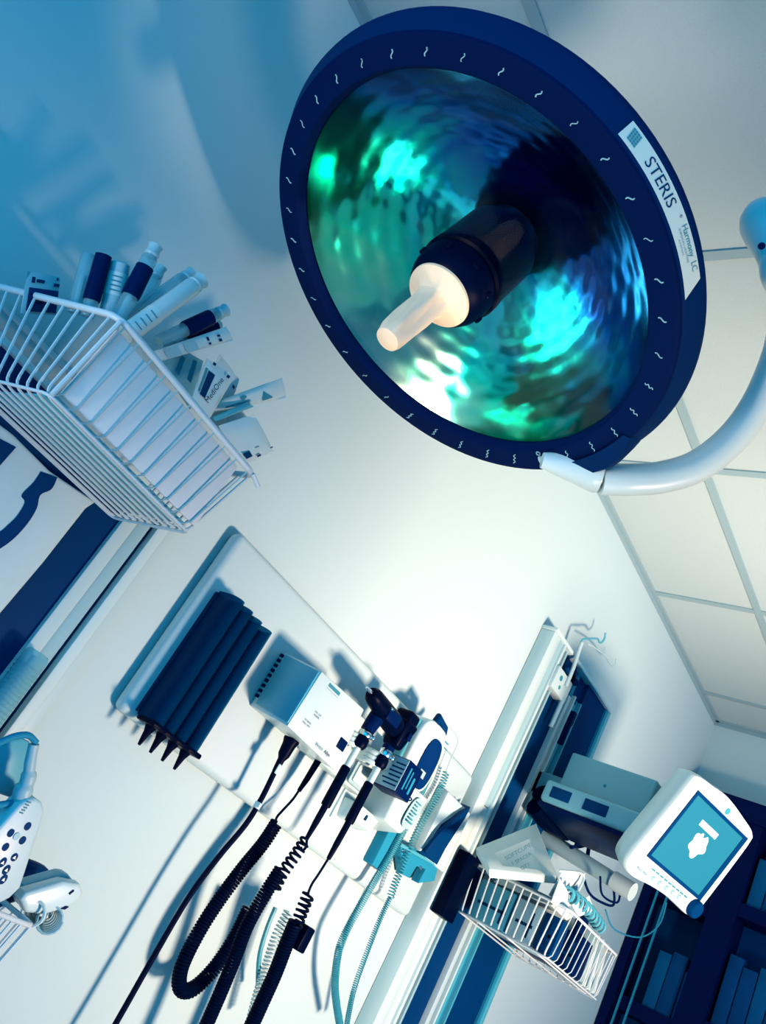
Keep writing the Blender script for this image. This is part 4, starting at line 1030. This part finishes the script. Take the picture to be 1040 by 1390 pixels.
tag(obj('dark_hose_bundle', B().tube(smooth([at(735, 1075, .075), at(745, 1095, .085), at(765, 1105, .09), at(780, 1120, .09)]), 0.024, 12).tube(smooth([at(725, 1095, .07), at(745, 1118, .08), at(770, 1130, .09)]), 0.02, 12), 'black'), 'black hose bundle against the navy panel of the right column', 'hose')

# ------------------------------------------------------------------ patient monitor
mx = Vector((0.9781, -0.2051, 0.0349)).normalized(); my = Vector((-0.1067, -0.3508, 0.9303)); my = (my - mx * my.dot(mx)).normalized(); mz = mx.cross(my)
MC = CAM + Vector((1.9495, 0.6577, 0.5186))
MM = Matrix(((mx.x, my.x, mz.x, MC.x), (mx.y, my.y, mz.y, MC.y), (mx.z, my.z, mz.z, MC.z), (0, 0, 0, 1)))
mo = thing('patient_monitor', 'white patient monitor with lit teal screen and navy corner knob', 'monitor', mtx=MM)
SW, SH = 0.240, 0.1716
def S(u, v, z=0.0): return Vector(((u - 0.5) * SW, (0.5 - v) * SH, z))
outl = [(-.17, 1.05), (-.15, .3), (-.15, -.04), (-.13, -.098), (-.04, -.135), (.15, -.16), (.35, -.19), (.55, -.18), (.78, -.145), (.95, -.115), (1.03, -.075), (1.07, .0), (1.085, .4), (1.09, 1.0), (1.085, 1.12), (1.04, 1.20), (.967, 1.235), (.79, 1.225), (.55, 1.215), (.3, 1.24), (.06, 1.285), (-.08, 1.27), (-.15, 1.19)]
P2 = smooth([S(u, v, 0.004) for u, v in outl] + [S(*outl[0], 0.004)], 3)[:-1]
hole = [S(0, 0, .004), S(1, 0, .004), S(1, 1, .004), S(0, 1, .004)]
bm = bmesh.new()
fa = [bm.verts.new(p) for p in P2]; bm.faces.new(fa)
bmesh.ops.recalc_face_normals(bm, faces=bm.faces)
if bm.faces[:][0].normal.z < 0: bmesh.ops.reverse_faces(bm, faces=bm.faces)
b = B().bm(bm)
n_ = len(P2); cen = sum(P2, Vector()) / n_
layers = [(1.0, 0.004), (1.012, 0.0), (1.015, -0.008), (1.0, -0.022), (0.94, -0.045), (0.80, -0.062)]
vs = []; fs = []
for sc_, z_ in layers:
    for p in P2: vs.append(Vector((cen.x + (p.x - cen.x) * sc_, cen.y + (p.y - cen.y) * sc_, z_)))
for i in range(len(layers) - 1):
    for k in range(n_):
        k2 = (k + 1) % n_; fs.append((i * n_ + k, i * n_ + k2, (i + 1) * n_ + k2, (i + 1) * n_ + k))
fs.append(tuple((len(layers) - 1) * n_ + k for k in range(n_)))
b.raw(vs, fs)
obj('case', b, 'bright', mo, True)
fr = B()
for (u0, v0, u1, v1) in ((0, 0, 1, .045), (0, .955, 1, 1), (0, .045, .035, .955), (.935, .045, 1, .955)):
    q = [S(u0, v0), S(u1, v1)]; fr.box(min(q[0].x, q[1].x), max(q[0].x, q[1].x), min(q[0].y, q[1].y), max(q[0].y, q[1].y), 0.003, 0.0065)
obj('screen_bezel', fr, 'navy_mid', mo, True)
q = [S(.035, .045), S(.935, .955)]
scn = obj('screen', B().box(min(q[0].x, q[1].x), max(q[0].x, q[1].x), min(q[0].y, q[1].y), max(q[0].y, q[1].y), 0.003, 0.0052), 'screen', mo, True)
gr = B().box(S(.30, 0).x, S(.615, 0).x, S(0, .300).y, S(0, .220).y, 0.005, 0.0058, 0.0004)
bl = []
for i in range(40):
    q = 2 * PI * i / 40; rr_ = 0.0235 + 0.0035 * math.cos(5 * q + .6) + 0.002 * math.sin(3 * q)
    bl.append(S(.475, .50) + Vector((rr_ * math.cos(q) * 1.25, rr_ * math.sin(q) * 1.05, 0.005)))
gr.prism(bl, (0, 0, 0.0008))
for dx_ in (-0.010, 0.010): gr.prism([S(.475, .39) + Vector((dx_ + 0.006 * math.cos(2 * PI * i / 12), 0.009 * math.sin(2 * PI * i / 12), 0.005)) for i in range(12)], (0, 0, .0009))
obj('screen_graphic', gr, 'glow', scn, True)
obj('status_lamp', B().lathe([(0.0075, 0), (0.0075, 0.0012), (0, .0015)], S(.517, -.066, .004), Z, 16), 'cord_teal', mo, True)
for u in (.262, .37, .49, .60, .715):
    obj('button', B().lathe([(0.0068, 0), (0.0068, 0.001), (0.0055, 0.0014)], S(u, 1.155 - .03 * (u - .262) * 2, .004), Z, 16), 'grey', mo, True)
v_ = B()
for u in (.262, .37, .49, .60, .715): v_.tube([S(u, 1.155 - .06 * (u - .262), .0056) + Vector((0.0042 * math.cos(q), 0.0042 * math.sin(q), 0)) for q in [0.6 + 4.2 * i / 8 for i in range(9)]], 0.0006, 5)
for i in range(9): v_.box(S(.17 + .075 * i, 0).x, S(.225 + .075 * i, 0).x, S(0, 1.083).y, S(0, 1.062).y, 0.004, 0.0046)
obj('button_print', v_, 'ink_teal', mo, True)
obj('maker_print', B().text('Welch Allyn', S(.08, 1.17, .0045), XX, (0, 1, 0), 0.0085), 'ink_teal', mo, True, flat=True)
obj('control_knob', B().lathe([(0.020, -0.002), (0.020, 0.010), (0.0175, 0.014), (0, 0.0145)], S(.985, 1.115, .004), Z, 24).box(S(1.02, 0).x, S(1.10, 0).x, S(0, 1.19).y, S(0, 1.12).y, -0.010, 0.008, 0.003), 'navy_mid', mo, True)
# module rack behind it, carried by the wall
rk = thing('module_rack', 'module rack with teal shade painted in and two dark slots between column and monitor', 'equipment rack', (2.0, -0.2, 1.66))
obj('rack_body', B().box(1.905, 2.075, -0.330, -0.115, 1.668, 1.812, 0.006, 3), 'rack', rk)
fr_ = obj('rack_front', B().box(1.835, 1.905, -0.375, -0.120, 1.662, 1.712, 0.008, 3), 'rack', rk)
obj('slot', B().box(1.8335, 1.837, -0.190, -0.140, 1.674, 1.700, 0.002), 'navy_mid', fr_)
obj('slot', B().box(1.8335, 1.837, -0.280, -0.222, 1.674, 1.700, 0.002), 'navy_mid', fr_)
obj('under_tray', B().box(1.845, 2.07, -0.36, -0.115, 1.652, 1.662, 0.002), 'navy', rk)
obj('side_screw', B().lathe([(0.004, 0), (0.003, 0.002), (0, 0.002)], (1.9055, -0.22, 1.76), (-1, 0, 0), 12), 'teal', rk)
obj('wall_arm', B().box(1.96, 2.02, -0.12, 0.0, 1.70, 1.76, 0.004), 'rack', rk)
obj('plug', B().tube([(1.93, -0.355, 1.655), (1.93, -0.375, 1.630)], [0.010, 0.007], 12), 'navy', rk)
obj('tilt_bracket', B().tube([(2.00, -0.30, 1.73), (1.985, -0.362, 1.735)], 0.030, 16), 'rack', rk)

# ------------------------------------------------------------------ far wall cabinet
cb = thing('tall_cabinet', 'tall navy open cabinet against the far wall behind the monitor', 'cabinet', (3.0, -1.0, 0))
XF = 2.90; CT = 2.095
obj('side_panel', B().box(XF, 3.018, -0.030, -0.004, 0.0, CT), 'navy_wood', cb)
obj('side_panel', B().box(XF, 3.018, -0.285, -0.205, 0.0, CT), 'navy_wood', cb)
obj('side_panel', B().box(XF, 3.018, -1.75, -1.70, 0.0, CT), 'navy_wood', cb)
obj('top_panel', B().box(XF - 0.01, 3.018, -1.75, -0.004, CT, CT + 0.065), 'navy_wood', cb)
obj('back_panel', B().box(3.008, 3.018, -1.72, -0.03, 0.0, CT), 'navy_mid', cb)
for z_ in (0.35, 0.75, 1.12, 1.46, 1.80):
    obj('shelf', B().box(XF + 0.005, 3.008, -0.205, -0.030, z_ - .02, z_ + 0.02), 'navy_wood', cb)
    obj('shelf', B().box(XF + 0.005, 3.008, -1.70, -0.285, z_ + .02, z_ + 0.06), 'navy_wood', cb)
for y_ in (-0.050, -0.082): obj('door_track', B().box(XF - 0.006, XF, y_ - 0.0025, y_ + 0.0025, 0.0, CT), 'teal', cb)
random.seed(5)
k = 0
for z_, y, y_end in ((1.82, -0.105, -0.200), (1.48, -0.105, -0.200), (1.86, -0.295, -0.70), (1.52, -0.295, -0.70)):
    while y > y_end:
        w_ = random.uniform(0.040, 0.048); hh = random.uniform(0.13, 0.20)
        tag(obj('storage_folder', B().box(XF + 0.02, XF + 0.10, y - w_ + 0.003, y, z_, z_ + hh, 0.002), 'blue_mid' if k % 3 else 'teal_dim'), 'dim blue folder standing on a shelf of the far navy cabinet', 'folder', 'folders on the cabinet shelves')
        y -= w_; k += 1
